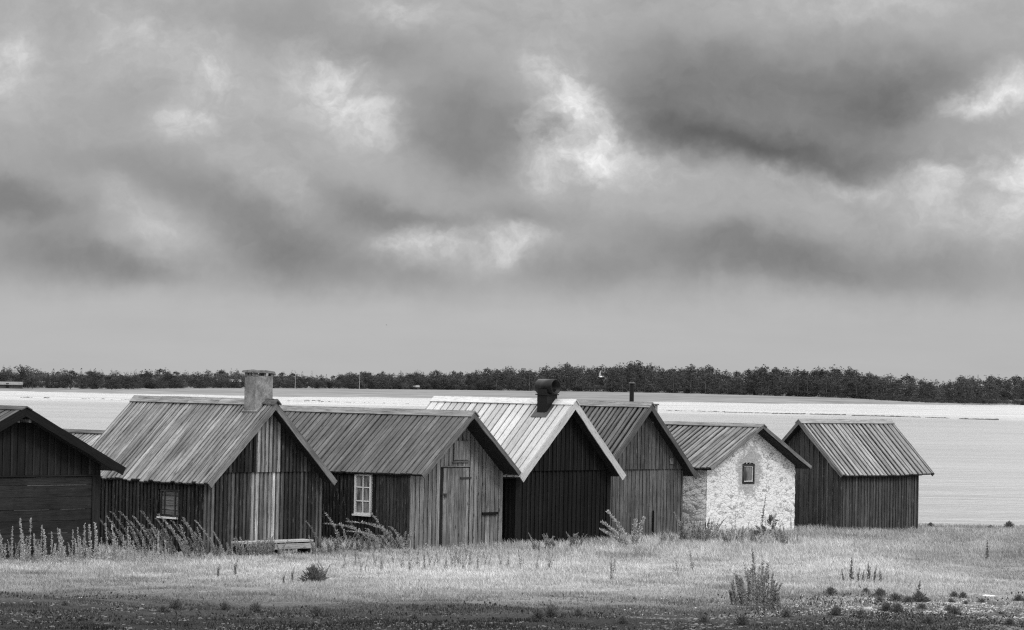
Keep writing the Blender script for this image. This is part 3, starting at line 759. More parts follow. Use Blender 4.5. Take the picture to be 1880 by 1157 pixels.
def assemble(parts):
    V = []; Fc = []; T = []; o = 0
    for lv, lt, sv in parts:
        n = len(lv); V.append(lv); T.append(lt); Fc += (np.arange(n).reshape(-1, 4) + o).tolist(); o += n
        V.append(sv); T.append(np.full(len(sv), .8))
        for k in range(len(sv) // 3 - 1):
            for j in range(3):
                a = o + k * 3 + j; b = o + k * 3 + (j + 1) % 3; Fc.append([a, b, b + 3, a + 3])
        o += len(sv)
    return np.concatenate(V), Fc, np.concatenate(T)
M['weed_pale'] = leafy('pale_weed_leaves', .42, .3); M['weed'] = leafy('weed_leaves', .27, .3); M['weed_dark'] = leafy('dark_weed_leaves', .115, .25)
M['weed_mid'] = leafy('dull_weed_leaves', .17, .25)  # besides plant colour, darker leaf tones stand in for shaded weeds
PROTO = {}
def proto(key, name, parts, mat):
    V, Fc, T = assemble(parts); o = link_mesh(name, V, Fc, M[mat], None, None, T); COL.objects.unlink(o); PROTO[key] = o; return o
def plant(key, px, y, label, cat, group=None, s=1., rz=0., dz=-.02):
    o = PROTO[key].copy(); COL.objects.link(o); p = at(px, y); o.location = (p.x, p.y, p.z + dz); o.scale = (s,) * 3; o.rotation_euler = (0, 0, rz)
    tag(o, label, cat, group); return o
U = random.uniform
for k in range(8):
    proto(f'up{k}', 'spiky_weed', [spire(U(.68, .86), U(-.18, .05), 0, 150, .062, .007, top=.5), spire(U(.4, .6), U(-.15, .15), 0, 80, .06, .006, side=(U(-.12, .12), U(-.05, .05)), top=.5), spire(U(.25, .45), U(-.3, .3), 0, 60, .06, .006, side=(U(-.16, .16), U(-.05, .05)), top=.5)], 'weed_pale')
    proto(f'ln{k}', 'leaning_weed', [spire(1.05, U(-.66, -.36), .05, 200, .088, .009, top=.5), spire(U(.5, .8), U(-.6, -.2), 0, 110, .085, side=(U(.06, .22), U(-.06, .06)), top=.5), spire(U(.4, .6), U(-.5, .1), 0, 70, .08, side=(U(-.2, .1), U(-.06, .06)))], ('weed_mid', 'weed')[k % 2])
    proto(f'th{k}', 'thin_weed', [spire(.52, U(-.25, .15), 0, 70, .06, .004, top=.6), spire(.36, U(-.3, .3), 0, 40, .055, .004, side=(U(-.08, .08), 0)), spire(.28, U(-.4, .4), 0, 30, .05, .004, side=(U(-.1, .1), 0))], 'weed')
    proto(f'dk{k}', 'dark_weed', [spire(.55, U(-.15, .15), 0, 110, .085, .007), spire(.4, U(-.25, .25), 0, 70, .08, .007, side=(U(-.06, .06), 0))], 'weed_mid')
    proto(f'bu{k}', 'leafy_weed', [spire(U(.3, .66), U(-.5, .5), 0, 110, .09, side=(U(-.12, .12), U(-.06, .06))) for q in range(5)], 'weed')
    n = 620; az = RNG.uniform(0, 6.28, n); el = RNG.uniform(.15, 1.5, n); rr_ = RNG.uniform(.0, 1, n)
    D = np.stack([np.cos(az) * np.cos(el), np.sin(az) * np.cos(el), np.sin(el)], -1); P0 = D * rr_[:, None] * np.array([U(.12, .16), .13, U(.12, .18)])
    proto(f'tf{k}', 'herb_tuft', [[leafset(P0, D, RNG.uniform(.025, .085, n), np.full(n, .008)), np.repeat(RNG.uniform(.5, 1.5, n), 4), np.zeros((0, 3))]], 'weed_dark')
    proto(f'ar{k}', 'arching_weed', [spire(1.05, U(-.75, -.55), .55, 190, .11, .008, top=.6, lo=.35), spire(.7, U(-.5, -.2), .2, 120, .12, side=(.1, 0))], 'weed')
for i in range(34):
    plant(f'up{i % 8}', U(-10, 300), U(60.4, 62.8), 'short pale weed among the taller ones before the black hut at left', 'weed', 'short weeds before the black hut', U(.4, .75), U(-1, 1))
W1 = 'pale spiky weed standing upright in the grass before the black hut at the left edge'
for i, (px, y) in enumerate([(6, 60.5), (22, 61), (42, 60.2), (55, 61.2), (66, 60.8), (86, 60.6), (97, 61.4), (112, 61), (118, 60.4), (133, 61.5), (146, 61.2), (154, 61.8), (168, 61.6), (180, 61.2), (188, 62.4), (200, 62.2), (214, 61.8), (226, 62.4), (238, 62.8), (76, 61.8), (104, 60.0), (142, 60.6), (32, 61.8), (160, 62.4), (250, 62.2), (262, 62.6), (276, 62.4), (290, 62.9), (306, 62.5)]):
    plant(f'up{i % 8}', px, y, W1 if i < 20 else 'short pale weed in the thick grass before the boarded window', 'weed', 'pale weeds before the black hut' if i < 20 else 'short weeds before the boarded window', U(.75, 1.3) if i < 20 else U(.5, .9), U(-.4, .4))
for i, (px, y) in enumerate([(218, 64.2), (234, 64.6), (248, 64.9), (262, 64.2), (274, 65.2), (286, 64.4), (300, 65.), (312, 65.3), (322, 64.6), (338, 65.), (352, 64.6), (366, 65.2), (384, 64.4), (398, 64.6), (296, 63.8), (342, 63.8), (372, 63.6)]):
    plant(f'ln{i % 8}', px, y, 'tall dark weed leaning left along the wall below the boarded window', 'weed', 'leaning weeds below the boarded window', U(.8, 1.05), U(-.35, .35))
for i, (px, y) in enumerate([(402, 64.2), (420, 64.6), (446, 65.), (462, 65.), (474, 65.2), (482, 65.), (494, 65.3), (508, 64.9), (578, 66.2), (440, 64.6), (455, 64.4), (470, 64.6), (486, 64.6)]):
    plant(f'bu{i % 8}', px, y, 'leafy weed growing round the plank bench', 'weed', 'weeds around the bench', U(.7, .95), U(-1, 1))
for i, (px, y) in enumerate([(592, 66.9), (604, 67.4), (618, 68.), (630, 67.6), (642, 68.4), (656, 68.), (668, 68.6), (684, 68.2), (700, 68.8), (716, 68.8), (730, 69.2), (744, 69.4)]):
    plant((f'ln{i % 8}', f'bu{i % 8}', f'bu{(i + 1) % 8}')[i % 3], px, y, 'dense weed in the gap beside the white six-pane window', 'weed', 'weeds below the white window', U(.7, 1.), U(-.4, .4))
for px, y, s, lb in ((690, 67.8, 1., 'arching pale stem nearest under the white six-pane window'), (734, 68.6, 1.05, 'arching pale stem against the plank wall right of the white window'), (712, 67.2, .8, 'lower arching stem between the two taller arching ones')):
    plant('ar1', px, y, lb, 'weed', None, s)
for i, (px, y) in enumerate([(632, 60.4), (652, 62.), (664, 59.2), (690, 61.6), (700, 60), (722, 62.6), (738, 61), (752, 59.8), (766, 62.4), (778, 60.8), (790, 62), (806, 63.2), (818, 60.6), (830, 62.8), (842, 63.6), (850, 61.4), (862, 62.6), (876, 61), (892, 63.4), (920, 62.6), (932, 62.), (955, 62.2), (985, 61.4), (1008, 61.8), (1126, 60.4), (1120, 57.4), (1244, 60.8), (1272, 63.), (836, 64.6), (856, 65.2)]):
    plant(f'th{i % 8}', px, y, 'thin single weed in the pale grass before the middle huts', 'weed', 'thin weeds in the pale meadow', U(.75, 1.15), U(-.6, .6))
for i, (px, y, s) in enumerate(((985, 70.2, .75), (1004, 70.6, .85), (1014, 70.8, .8), (1050, 71.8, 1.), (1062, 71.6, .7))):
    plant(f'bu{i % 8}', px, y, 'small weed at the foot of the black gable with the pale roof', 'weed', 'weeds at the black gable', s)
# silvery fern-like plant
fr = [spire(1.02, U(-.02, .02), 0, 10, .1)] and []
for (h, ln_, sx) in ((.52, -1.35, -.04), (.72, -.98, .0), (1.0, -.60, .04), (.80, .08, .14), (.86, .24, .22)):
    fr.append(spire(h, ln_, 0, 300, .105, .012, side=(sx, 0), top=.7, lo=.12, tv=.3))
proto('fern', 'silvery_plant', fr, 'weed_pale'); plant('fern', 1152, 72.6, 'silvery plant with five thick feathery stems before the dark gables', 'plant')
for i, (px, y) in enumerate([(1262, 75.6), (1272, 75.8), (1284, 76.2), (1296, 76.4), (1306, 76.6), (1250, 75.4)]):
    plant((f'bu{i % 8}', f'dk{i % 8}')[i % 2], px, y, 'tall bushy weed at the left corner of the stone hut', 'weed', 'weeds at the stone corner', U(1.1, 1.5), U(-.4, .4))
for i, (px, y) in enumerate([(1316, 76.4), (1328, 76.8), (1338, 76.2), (1348, 77), (1356, 76), (1366, 76.6), (1374, 77.2), (1384, 76), (1396, 75.6), (1420, 76.8), (1432, 76.2), (1442, 77), (1454, 77.6), (1334, 74.6), (1362, 74.2), (1408, 74.8), (1440, 75), (1462, 76)]):
    plant((f'up{i % 8}', f'bu{i % 8}', f'th{i % 8}')[i % 3], px, y, 'spiky weed in front of the white stone gable', 'weed', 'weeds before the stone gable', U(.75, 1.15), U(-.4, .4))
for i in range(16):
    plant((f'bu{i % 8}', f'up{i % 8}', f'th{i % 8}')[i % 3], U(1255, 1462), U(74.2, 77.4), 'pale loose weed in the shaggy growth before the stone hut', 'weed', 'shaggy growth before the stone hut', U(.6, 1.05), U(-1, 1))
for i in range(7):
    plant((f'bu{i % 8}', f'th{i % 8}')[i % 2], U(1170, 1255), U(73.5, 75.5), 'low weed at the foot of the two-tier grey gable', 'weed', 'weeds at the two-tier gable', U(.4, .75), U(-1, 1))
# mullein: a tall spike and broad leaves
def rosette(n, L, Wd, side, elr):
    az = RNG.uniform(0, 6.28, n); el = RNG.uniform(*elr, n); D = np.stack([np.cos(az) * np.cos(el), np.sin(az) * np.cos(el) * .8, np.sin(el)], -1)
    P0 = np.zeros((n, 3)); P0[:, 0] = side[0]; P0[:, 2] = RNG.uniform(side[1], side[2], n)
    V = leafset(P0, D, RNG.uniform(.6, 1., n) * L, np.full(n, Wd)); return [V, np.repeat(RNG.uniform(.6, 1.4, n), 4), np.zeros((0, 3))]
ml = [spire(1.30, .10, 0, 150, .10, .014, top=.25, lo=.2), spire(.55, .15, 0, 20, .1, .014, side=(.28, 0)), rosette(16, .30, .05, (0, .05, .35), (.0, 1.)), rosette(20, .30, .06, (.30, .1, .58), (.1, 1.2)), rosette(10, .26, .07, (.14, .1, .3), (-.1, .7)), rosette(10, .24, .07, (-.2, .1, .25), (-.2, .7))]
proto('mull', 'mullein', ml, 'weed_mid'); plant('mull', 1396, 78.4, 'broad-leaved mullein with one tall thin spike against the white gable', 'plant')
# big bushy weed at lower right, clump, single plants, tufts
bg = []
for k in range(36):
    q = -.48 + .95 * (k + random.random()) / 36; bg.append(spire(max(.28, .86 - 1.1 * abs(q) + U(-.16, .16)), q * .35 + U(-.22, .12), 0, 150, .07, .005, side=(q, U(-.2, .2)), lo=.06, top=.6))
bg.append(spire(1.12, -.10, 0, 260, .09, .008, side=(.02, 0), top=.5))
proto('big', 'bushy_weed', bg, 'weed'); plant('big', 1386, 49.2, 'big bushy weed with one tall central spire at lower right', 'weed', None, .93)
for i, px in enumerate((1546, 1560, 1573, 1582, 1592, 1604, 1614)):
    plant(f'dk{i % 8}', px, 58.4 + .3 * math.sin(i * 2), 'dark little spire in the row of weeds before the crosswise hut', 'weed', 'row of dark spires', (.55, .95, .6, .55, .8, .7, .6)[i], U(-.5, .5))
plant('dk1', 1812, 70.5, 'lone leaning dark weed near the right edge by the shore', 'weed', None, 1.0, 2.9)
plant('th2', 1766, 76.5, 'pale grass tuft on the shore right of the crosswise hut', 'weed', None, .85)
for px, y, s, lb in ((1852, 93, 1.4, 'dark tuft on the waterline at the right edge'), (1708, 92, .9, 'small dark tuft on the waterline just right of the crosswise hut'), (1818, 93, .7, 'tiny tuft on the waterline')):
    plant('tf0', px, y, lb, 'tuft', None, s)
plant('tf1', 575, 54.8, 'round dark bush in the grass below the bench', 'bush', None, 1.9); plant('bu1', 592, 55.4, 'loose weed growing behind the round dark bush', 'weed', None, .8)
for px, y, s, lb in ((400, 55.2, .55, 'small dark weed in the turf lower left'), (520, 53.6, .5, 'short weed left of the round dark bush'), (536, 55, .55, 'thin short weed beside the round dark bush'), (431, 56, .7, 'single weed in the pale grass below the chimney hut')):
    plant('dk2', px, y, lb, 'weed', None, s)
TF = [(1523, 52.6, .9), (1588, 53.8, .8), (1613, 53, .95), (1612, 51, .8), (1642, 50.8, .9), (1664, 50.2, .8), (1684, 50.4, 1.3), (1698, 50.6, .8), (1750, 53.8, 1.3), (1766, 53.6, .9), (1744, 51.4, .9), (1770, 50.8, .7), (1800, 51.6, 1.), (1868, 53, .9), (1690, 48.6, .8), (1740, 48.4, .9), (1625, 47.4, 1.3), (1645, 47, .9), (1532, 44.8, 1.1), (1578, 44.2, 1.1), (1750, 46.6, 1.1), (1835, 47, .9), (1440, 44.6, .9),
      (1010, 42.6, 1.2), (985, 42.2, 1.5), (1060, 43, .8), (470, 42.6, .9), (412, 43, .8), (322, 43.2, 1.), (300, 41.6, 1.), (580, 41, 1.2), (760, 41.4, .9), (1140, 41, .9), (1290, 42.4, .9), (1360, 41.2, 1.), (120, 43, .9), (1850, 43.2, 1.2), (1700, 42.6, 1.1)]
for i, (px, y, s) in enumerate(TF):
    plant(f'tf{i % 8}', px, y, 'dark low herb tuft on the stony ground at lower right' if px > 1400 else 'dark low herb tuft along the bottom edge', 'tuft', 'herb tufts on stony ground' if px > 1400 else 'herb tufts along the bottom', s * U(.55, 1.05), U(0, 6))
plant('dk3', 1682, 50.3, 'upright dark weed rising from the herb tufts at lower right', 'weed', None, .8)
# bigger stones
def rock(px, y, s, lb, flat=.45, tint=.5):
    V, Fc, T = lumps(1, np.zeros(1), np.zeros(1), np.zeros(1), np.array([s]), np.array([flat]), np.array([tint]), int(px))
    o = link_mesh('stone', V, Fc, M['stone'], None, None, T); p = at(px, y); o.location = (p.x, p.y, p.z - .02); tag(o, lb, 'stone')
rock(1816, 54.4, .22, 'flat pale stone slab in the turf near the right edge', .3); rock(1790, 54.6, .10, 'dark stone left of the flat pale slab', .5, .09)
rock(1074, 71.0, .22, 'pale flat stone before the black gable', .2, .55); rock(1120, 69.8, .2, 'pale flat stone before the silvery plant', .2, .6)
rock(1217, 51.6, .12, 'thin pale stone in the middle turf', .3); rock(1735, 64, .16, 'pale stone in the grass right of the crosswise hut', .25, .5); rock(1776, 64, .16, 'pale stone nearest the right edge in the shore grass', .25, .5)
rock(586, 41.6, .07, 'pale stone at the bottom left of centre', .5); rock(760, 40.4, .08, 'pale stone at the bottom centre', .5); rock(1592, 47.8, .12, 'rounded grey stone among lower-right gravel', .6, .3)

# ------------------------------------------------------------------ water, far shore, wood
def water_mat():
    mt, g, out = new_mat('sea_water')
    p = g.pos(); s = g.sep(p)
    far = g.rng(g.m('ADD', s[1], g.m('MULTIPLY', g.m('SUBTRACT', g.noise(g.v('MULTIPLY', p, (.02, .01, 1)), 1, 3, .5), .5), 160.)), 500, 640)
    n = g.noise(g.v('MULTIPLY', p, (.50, .8, 1)), 1, 4, .6); n2 = g.noise(g.v('MULTIPLY', p, (.05, .12, 1)), 1, 5, .6)
    n3 = g.noise(g.v('MULTIPLY', p, (.012, .05, 1)), 1, 3, .5)
    h = g.m('ADD', g.m('MULTIPLY', n, g.m('ADD', .24, g.m('MULTIPLY', far, .22))), g.m('MULTIPLY', n2, g.m('ADD', .9, g.m('MULTIPLY', far, .6))))
    b = g.new('ShaderNodeBump'); b.inputs['Strength'].default_value = 1.; b.inputs['Distance'].default_value = 1.
    g.put(b.inputs['Height'], h)
    pr = g.new('ShaderNodeBsdfPrincipled'); basev = g.mix(far, g.rng(n3, .3, .7, .175, .205), g.rng(n3, .3, .7, .30, .42)); g.put(pr.inputs['Base Color'], g.xyz(basev, basev, basev)); pr.inputs['IOR'].default_value = 1.33  # base tone is paler in the far band, past the reef
    g.put(pr.inputs['Roughness'], g.m('ADD', .07, g.m('MULTIPLY', g.noise(g.v('MULTIPLY', p, (.02, .03, 1)), 1, 4, .6), .26))); g.l.new(b.outputs[0], pr.inputs['Normal'])
    g.l.new(pr.outputs[0], out.inputs[0]); return mt
wv = [(-9000, 60, 0), (9000, 60, 0), (9000, 25000, 0), (-9000, 25000, 0)]
wt = link_mesh('water', wv, [[0, 1, 2, 3]], water_mat()); tag(wt, kind='structure')

PXS = [-1500, 0, 200, 500, 800, 1000, 1210, 1400, 1550, 1700, 1880, 3200]
SH = [900, 900, 890, 890, 960, 1000, 1020, 1045, 1130, 1220, 1390, 1400]      # waterline distance
TB = [960, 950, 960, 1330, 1500, 1560, 1470, 1400, 1340, 1260, 1400, 1420]    # front of the wood
TBZ = [.8, .8, .9, 1.5, 1.9, 2.2, 2.6, 2.3, 2.0, .9, .5, .5]
TH = [6.5, 6.8, 7.4, 8.6, 9.5, 15.5, 15, 15, 14, 12, 14.5, 14]                 # tree height
fi = lambda px, T: np.interp(px, PXS, T)
def fx(px, y): return (px - 940 + 2.6) / F * y
pxs = np.linspace(-1500, 3200, 480); rows = [-.12, 0, .15, .45, .75, 1, 1.35, 2.2]
V = []
for px in pxs:
    s, tb, tz = fi(px, SH) + 12 * math.sin(px * .021) + 7 * math.sin(px * .057), fi(px, TB), fi(px, TBZ)
    for r_ in rows:
        d = s + (tb - s) * r_; zz = -.5 if r_ < 0 else (tz * min(r_, 1) ** .8 + max(0, r_ - 1) * 2.)
        V.append((fx(px, d), d, zz + .0))
k = len(rows); Fc = [[i * k + j, (i + 1) * k + j, (i + 1) * k + j + 1, i * k + j + 1] for i in range(len(pxs) - 1) for j in range(k - 1)]
def far_mat():
    mt, g, out = new_mat('far_meadow'); p = g.pos(); n = g.noise(g.v('MULTIPLY', p, (.012, .03, 1)), 1, 6, .65); n2 = g.noise(g.v('MULTIPLY', p, (.15, .15, 1)), 1, 4, .6)
    v = g.m('MULTIPLY', g.rng(n, .3, .7, .13, .22), g.rng(n2, .3, .7, .75, 1.2, False)); finish(g, out, v, 1., None, spec=.0); return mt
fl_ = link_mesh('far_shore', V, Fc, far_mat(), None, None, None, True); tag(fl_, kind='structure')
# stony reef: a dark broken line of low rocks in the bay
def reefs():
    XS = []; YS = []; SZ = []
    segs = [(1215, 1330, 618, .25), (1330, 1480, 600, .35), (1420, 1475, 590, .6), (1490, 1550, 588, .8), (1565, 1655, 574, 1.), (1655, 1690, 568, .6), (1700, 1742, 560, .6), (1765, 1830, 545, 1.2), (500, 760, 690, .12), (40, 60, 640, .3), (80, 92, 640, .4), (150, 240, 640, .15), (560, 590, 720, .3)]
    for a, b, y, dens in segs:
        n = int((b - a) * dens * 2.0) + 3; px = RNG.uniform(a, b, n); yy = y + RNG.normal(0, 1.5, n) - (px - a) * .04
        XS.append(fx(px, yy)); YS.append(yy); SZ.append(RNG.uniform(.25, .75, n) * (.7 + .3 * min(dens, 1)))
    X, Y, S = map(np.concatenate, (XS, YS, SZ)); n = len(X)
    return lumps(n, X, Y, np.full(n, -.05), S, RNG.uniform(.25, .45, n), RNG.uniform(.04, .10, n), 6)
V, Fc, T = reefs(); rf = link_mesh('reef_stones', V, Fc, M['stone'], None, None, T); tag(rf, 'dark broken line of low stones breaking the water of the bay', 'reef', kind='stuff')

M['pine'] = leafy('pine_needles', .050, .05); M['leaf'] = leafy('deciduous_leaves', .047, .2); M['bark'] = plain('pine_bark', .10, .95, .3, 3)
def crown_mesh(kind, n, seed):
    r = np.random.default_rng(seed)
    if kind == 'pine':       # irregular stacked pads under a domed top
        nl = 17; lz = np.concatenate([[.93, .84], r.uniform(.12, .86, nl - 2)]); prof = .24 * np.clip(1.15 - lz, 0, .75) ** .45
        lr = prof * r.uniform(.45, .85, nl); lr[0] *= .75; la = r.uniform(0, 6.28, nl); ld = prof * r.uniform(.3, .95, nl); ld[:1] = .02; flat = r.uniform(.4, .7, nl); sz = (.010, .026)
    elif kind == 'spruce':
        nl = 15; lz = np.linspace(.12, .95, nl); prof = .20 * (1.02 - lz) ** .8 + .012; lr = prof * r.uniform(.75, 1.05, nl); la = r.uniform(0, 6.28, nl); ld = prof * r.uniform(0, .35, nl); flat = np.full(nl, .6); sz = (.008, .022)
    else:
        nl = 14; lz = r.uniform(.2, .74, nl); prof = .36 * np.clip(1 - ((lz - .42) / .5) ** 2, .1, 1) ** .5; lr = r.uniform(.15, .27, nl); la = r.uniform(0, 6.28, nl); ld = prof * r.uniform(.1, .9, nl); flat = r.uniform(.7, .95, nl); sz = (.014, .034)
    w = lr ** 2; k = r.choice(nl, n, p=w / w.sum()); d = r.normal(size=(n, 3)); d[:, 2] += .25; d /= np.linalg.norm(d, axis=1)[:, None]
    rad = lr[k] * r.uniform(.72, 1.08, n)
    P = np.stack([np.cos(la[k]) * ld[k], np.sin(la[k]) * ld[k], lz[k]], -1) + d * rad[:, None] * np.stack([np.ones(n), np.ones(n), flat[k]], -1)
    P[:, 2] = np.clip(P[:, 2], .01, 1.04)
    N_ = d + r.normal(size=(n, 3)) * .38 + np.array([0, 0, .25]); N_ /= np.linalg.norm(N_, axis=1)[:, None]
    a = np.cross(N_, r.normal(size=(n, 3))); a /= np.linalg.norm(a, axis=1)[:, None]; b = np.cross(N_, a); s = r.uniform(*sz, n)
    a *= s[:, None] * 1.25; b *= s[:, None] * .8
    V = np.stack([P - a, P + b, P + a, P - b], 1).reshape(-1, 3)
    return V, np.repeat(r.uniform(.8, 1.2, n), 4)
def trunk_mesh(kind, seed):
    mb = MB(); r = np.random.default_rng(seed); h = .9 if kind != 'bush' else .5
    mb.tube([(0, 0, -.02), (.01, 0, h * .5), (.02, .01, h)], [.016, .012, .004], 6)
    for k in range(4):
        a = r.uniform(0, 6.28); z = h * r.uniform(.45, .9); mb.tube([(.01, 0, z), (math.cos(a) * .14, math.sin(a) * .14, z + .06)], [.006, .002], 4)
    return mb
CR = {kd: [crown_mesh(kd, 620 if kd == 'pine' else 480, 100 + i * 7 + len(kd)) for i in range(6)] for kd in ('pine', 'spruce', 'bush')}
def wood_mass(name, N, kinds, mat, frac, pxr, label, depth, doff=0.):
    VV = []; TT = []
    px = RNG.uniform(*pxr, N); dd = RNG.random(N) ** 1.3 * depth
    for p_, d_ in zip(px, dd):
        y = fi(p_, TB) + d_ + 3 + doff; x = fx(p_, y); z = fi(p_, TBZ) + d_ / 250 * 1.5 - .3
        kd = random.choice(kinds); V_, T_ = random.choice(CR[kd]); h = fi(p_, TH) * frac * random.choice((.78, .85, .9, .93, .96, 1., 1.03, 1.09)) * (1.0 if d_ > 40 else random.uniform(.6, .95))
        h *= 1 + .07 * math.sin(p_ * .05) + .06 * math.sin(p_ * .017 + 1) + .05 * math.sin(p_ * .19)
        if kd == 'bush': h *= .8
        sx = h * random.uniform(.85, 1.15) * (1.25 if h < 9 else 1.); a = random.uniform(0, 6.28); c, s = math.cos(a), math.sin(a)
        VV.append(np.stack([x + sx * (V_[:, 0] * c - V_[:, 1] * s), y + sx * (V_[:, 0] * s + V_[:, 1] * c), z + h * V_[:, 2]], -1)); TT.append(T_ * (random.choice((.6, .8, 1., 1.2, 1.9)) if mat is M['leaf'] else random.uniform(.65, 1.5)))
    V = np.concatenate(VV); o = link_mesh(name, V, np.arange(len(V)).reshape(-1, 4), mat, None, None, np.concatenate(TT)); tag(o, label, 'wood', kind='stuff')
wood_mass('far_pine_wood', 1700, ('pine', 'pine', 'pine', 'pine', 'spruce'), M['pine'], 1., (620, 2500), 'dark pine wood along the far shore right of the cowl flue', 130)
wood_mass('pine_undergrowth', 900, ('bush',), M['pine'], .45, (640, 2500), 'dark undergrowth below the far pine wood', 30, -4)
wood_mass('mixed_undergrowth', 700, ('bush',), M['leaf'], .6, (-700, 900), 'bushes along the front of the far mixed wood', 20)
wood_mass('far_mixed_wood', 1500, ('bush', 'bush', 'bush', 'spruce', 'pine'), M['leaf'], 1., (-700, 900), 'lower mixed wood along the far shore at left', 150)
TREES = {}
def tree(name, kind, px, y, h, label, group=None, wide=1., mat='pine', z=None):
    key = (name, kind, mat)
    if key not in TREES:
        V_, T_ = crown_mesh(kind, 900, 900 + len(TREES)); t = trunk_mesh(kind, 3)
        root = empty(name, (0, 0, 0)); cr = link_mesh('crown', V_, np.arange(len(V_)).reshape(-1, 4), M[mat], root, None, T_); t.build('trunk', M['bark'], root)
        TREES[key] = root; r = root
    else: r = copy_tree(TREES[key])
    zz = fi(px, TBZ) * .9 if z is None else z
    r.location = (fx(px, y), y, zz); r.scale = (h * wide, h * wide, h); r.rotation_euler = (0, 0, random.uniform(0, 6.28)); tag(r, label, 'tree' if kind != 'bush' else 'bush', group)
for i, (px, h, w) in enumerate(((545, 7, 1.5), (700, 8.4, 1.25), (585, 5, 1.6), (236, 6, 1.4), (205, 5, 1.6), (320, 5.4, 1.4), (60, 5, 1.5), (130, 6.5, 1.3), (285, 4.5, 1.6), (366, 4.5, 1.6), (430, 5.5, 1.5), (480, 4.6, 1.5))):
    lb = {0: 'dark round bush alone on the meadow edge just right of the masonry chimney', 1: 'dark spreading tree standing out at the wood edge above the plank hut ridge'}.get(i, 'rounded bush at the front of the far wood at left')
    tree('far_bush', 'bush', px, float(fi(px, TB)) - 8 - (25 if i < 2 else 0), h, lb, None if i < 2 else 'bushes at the front of the far wood', w, 'leaf' if i > 1 else 'pine')
for i, px in enumerate(np.linspace(915, 1640, 30)):
    px = px + U(-8, 8); tree(('far_pine', 'far_pine')[0], 'pine', px, float(fi(px, TB)) - U(0, 8), float(fi(px, TH)) * U(.55, .85), 'pine at the front edge of the wood across the bay', 'pines at the front of the far wood', U(.95, 1.25))
for px, h, lb in ((1772, 10.5, 'broad pine standing forward of the wood at the far right'), (1815, 11.5, 'second broad pine at the far right, close behind the first'), (1545, 3.2, 'low shrub on the grassy spit at the end of the wood'), (1596, 3.2, 'round low shrub on the stony tip of the spit'), (1618, 3., 'last low shrub on the tip of the spit')):
    tree('far_pine' if h > 5 else 'far_bush', 'pine' if h > 5 else 'bush', px, float(fi(px, TB)) - (30 if h > 5 else 55), h, lb, None, 1.5 if h > 5 else 1.3)
# low scrub at the right shore
wood_mass('shore_scrub', 900, ('bush',), M['pine'], .27, (1600, 2500), 'low dark scrub along the far right shore', 22, -20)
# far cottages and poles
def cottage(px, w, dp, h, rh, y, label, wallv, roofv):
    r = empty('far_cottage', (fx(px, y), y, fi(px, TBZ) * .85), R(8)); tag(r, label, 'cottage')
    mb = MB(); mb.box(-w / 2, w / 2, 0, dp, -1, h); mb.build('wall', M[wallv], r)
    mb = MB(); a = w / 2 + .3
    for y0, y1, z0, z1 in ((-.4, dp / 2, h - .1, h + rh), (dp / 2, dp + .4, h + rh, h - .1)):
        mb.hexa([(-a, y0, z0), (-a, y1, z1), (-a, y1, z1 + .15), (-a, y0, z0 + .15), (a, y0, z0), (a, y1, z1), (a, y1, z1 + .15), (a, y0, z0 + .15)])
    mb.build('roof', M[roofv], r)
    mb = MB(); mb.box(-.5, .5, -.06, -.01, .2, 1.8); mb.build('door', M['core'], r)
cottage(14, 10, 5, 1.3, .9, 944, 'low shed with pale roof on the far shore at the left edge', 'shed7', 'roof6')
cottage(764, 3.2, 3, 1.6, .9, 1480, 'tiny cottage with pale front at the wood edge left of the pale roof', 'mid', 'roof7')
cottage(420, 11, 5, 3.2, 1.0, 1262, 'long pale-roofed building among bushes left of the masonry chimney', 'mid', 'roof7')
for px, h, y, lb in ((660, 9.5, 1400, 'pale mast at the wood edge above the plank hut'), (542, 9, 1300, 'pale mast above the round bush right of the chimney')):
    mb = MB(); mb.tube([(0, 0, -1), (0, 0, h)], [.12, .08], 8); o = mb.build('mast', M['bench'], None); o.location = (fx(px, y), y, 1.2); tag(o, lb, 'mast')

# ------------------------------------------------------------------ birds
def bird(px, py, d, span, mat, label, flap, bank):
    """one continuous mesh: body with tail, two jointed wings"""
    dx = (px - 940) / F * d; dz = CAM_H + (708 + ROLL * (px - 940) - py) / F * d
    V = [(0, .5, 0), (.07, .28, .02), (0, .28, .07), (-.07, .28, .02), (0, .28, -.06), (.09, 0, .02), (0, 0, .08), (-.09, 0, .02), (0, 0, -.09), (.03, -.35, .02), (0, -.35, .04), (-.03, -.35, .02), (0, -.35, -.01), (.09, -.6, .02), (-.09, -.6, .02)]
    Fc = [(0, 1, 2), (0, 2, 3), (0, 3, 4), (0, 4, 1)]
    for a, b in ((1, 5), (5, 9)): 
        for j in range(4): Fc.append((a + j, b + j, b + (j + 1) % 4, a + (j + 1) % 4))
    Fc += [(9, 13, 14, 11), (9, 10, 11), (9, 11, 12)]
    for s in (-1, 1):
        i = len(V); V += [(s * .07, .24, .05), (s * .07, -.06, .05), (s * .5, .30, .05 + flap * .5), (s * .5, .02, .05 + flap * .5), (s * 1., .05, .05 + flap * .8), (s * .85, -.1, .05 + flap * .75),
                          (s * .07, .22, .02), (s * .07, -.05, .02), (s * .5, .28, .03 + flap * .5), (s * .5, .03, .03 + flap * .5)]
        Fc += [(i, i + 1, i + 3, i + 2), (i + 2, i + 3, i + 5, i + 4), (i + 6, i + 8, i + 9, i + 7), (i + 8, i + 4, i + 5, i + 9), (i, i + 2, i + 8, i + 6), (i + 2, i + 4, i + 8), (i + 1, i + 7, i + 9, i + 3), (i + 3, i + 9, i + 5)]
    o = link_mesh('bird', np.array(V) * span / 2, Fc, mat); o.location = (dx, d, dz); o.rotation_euler = (R(20), bank, R(60)); tag(o, label, 'bird')
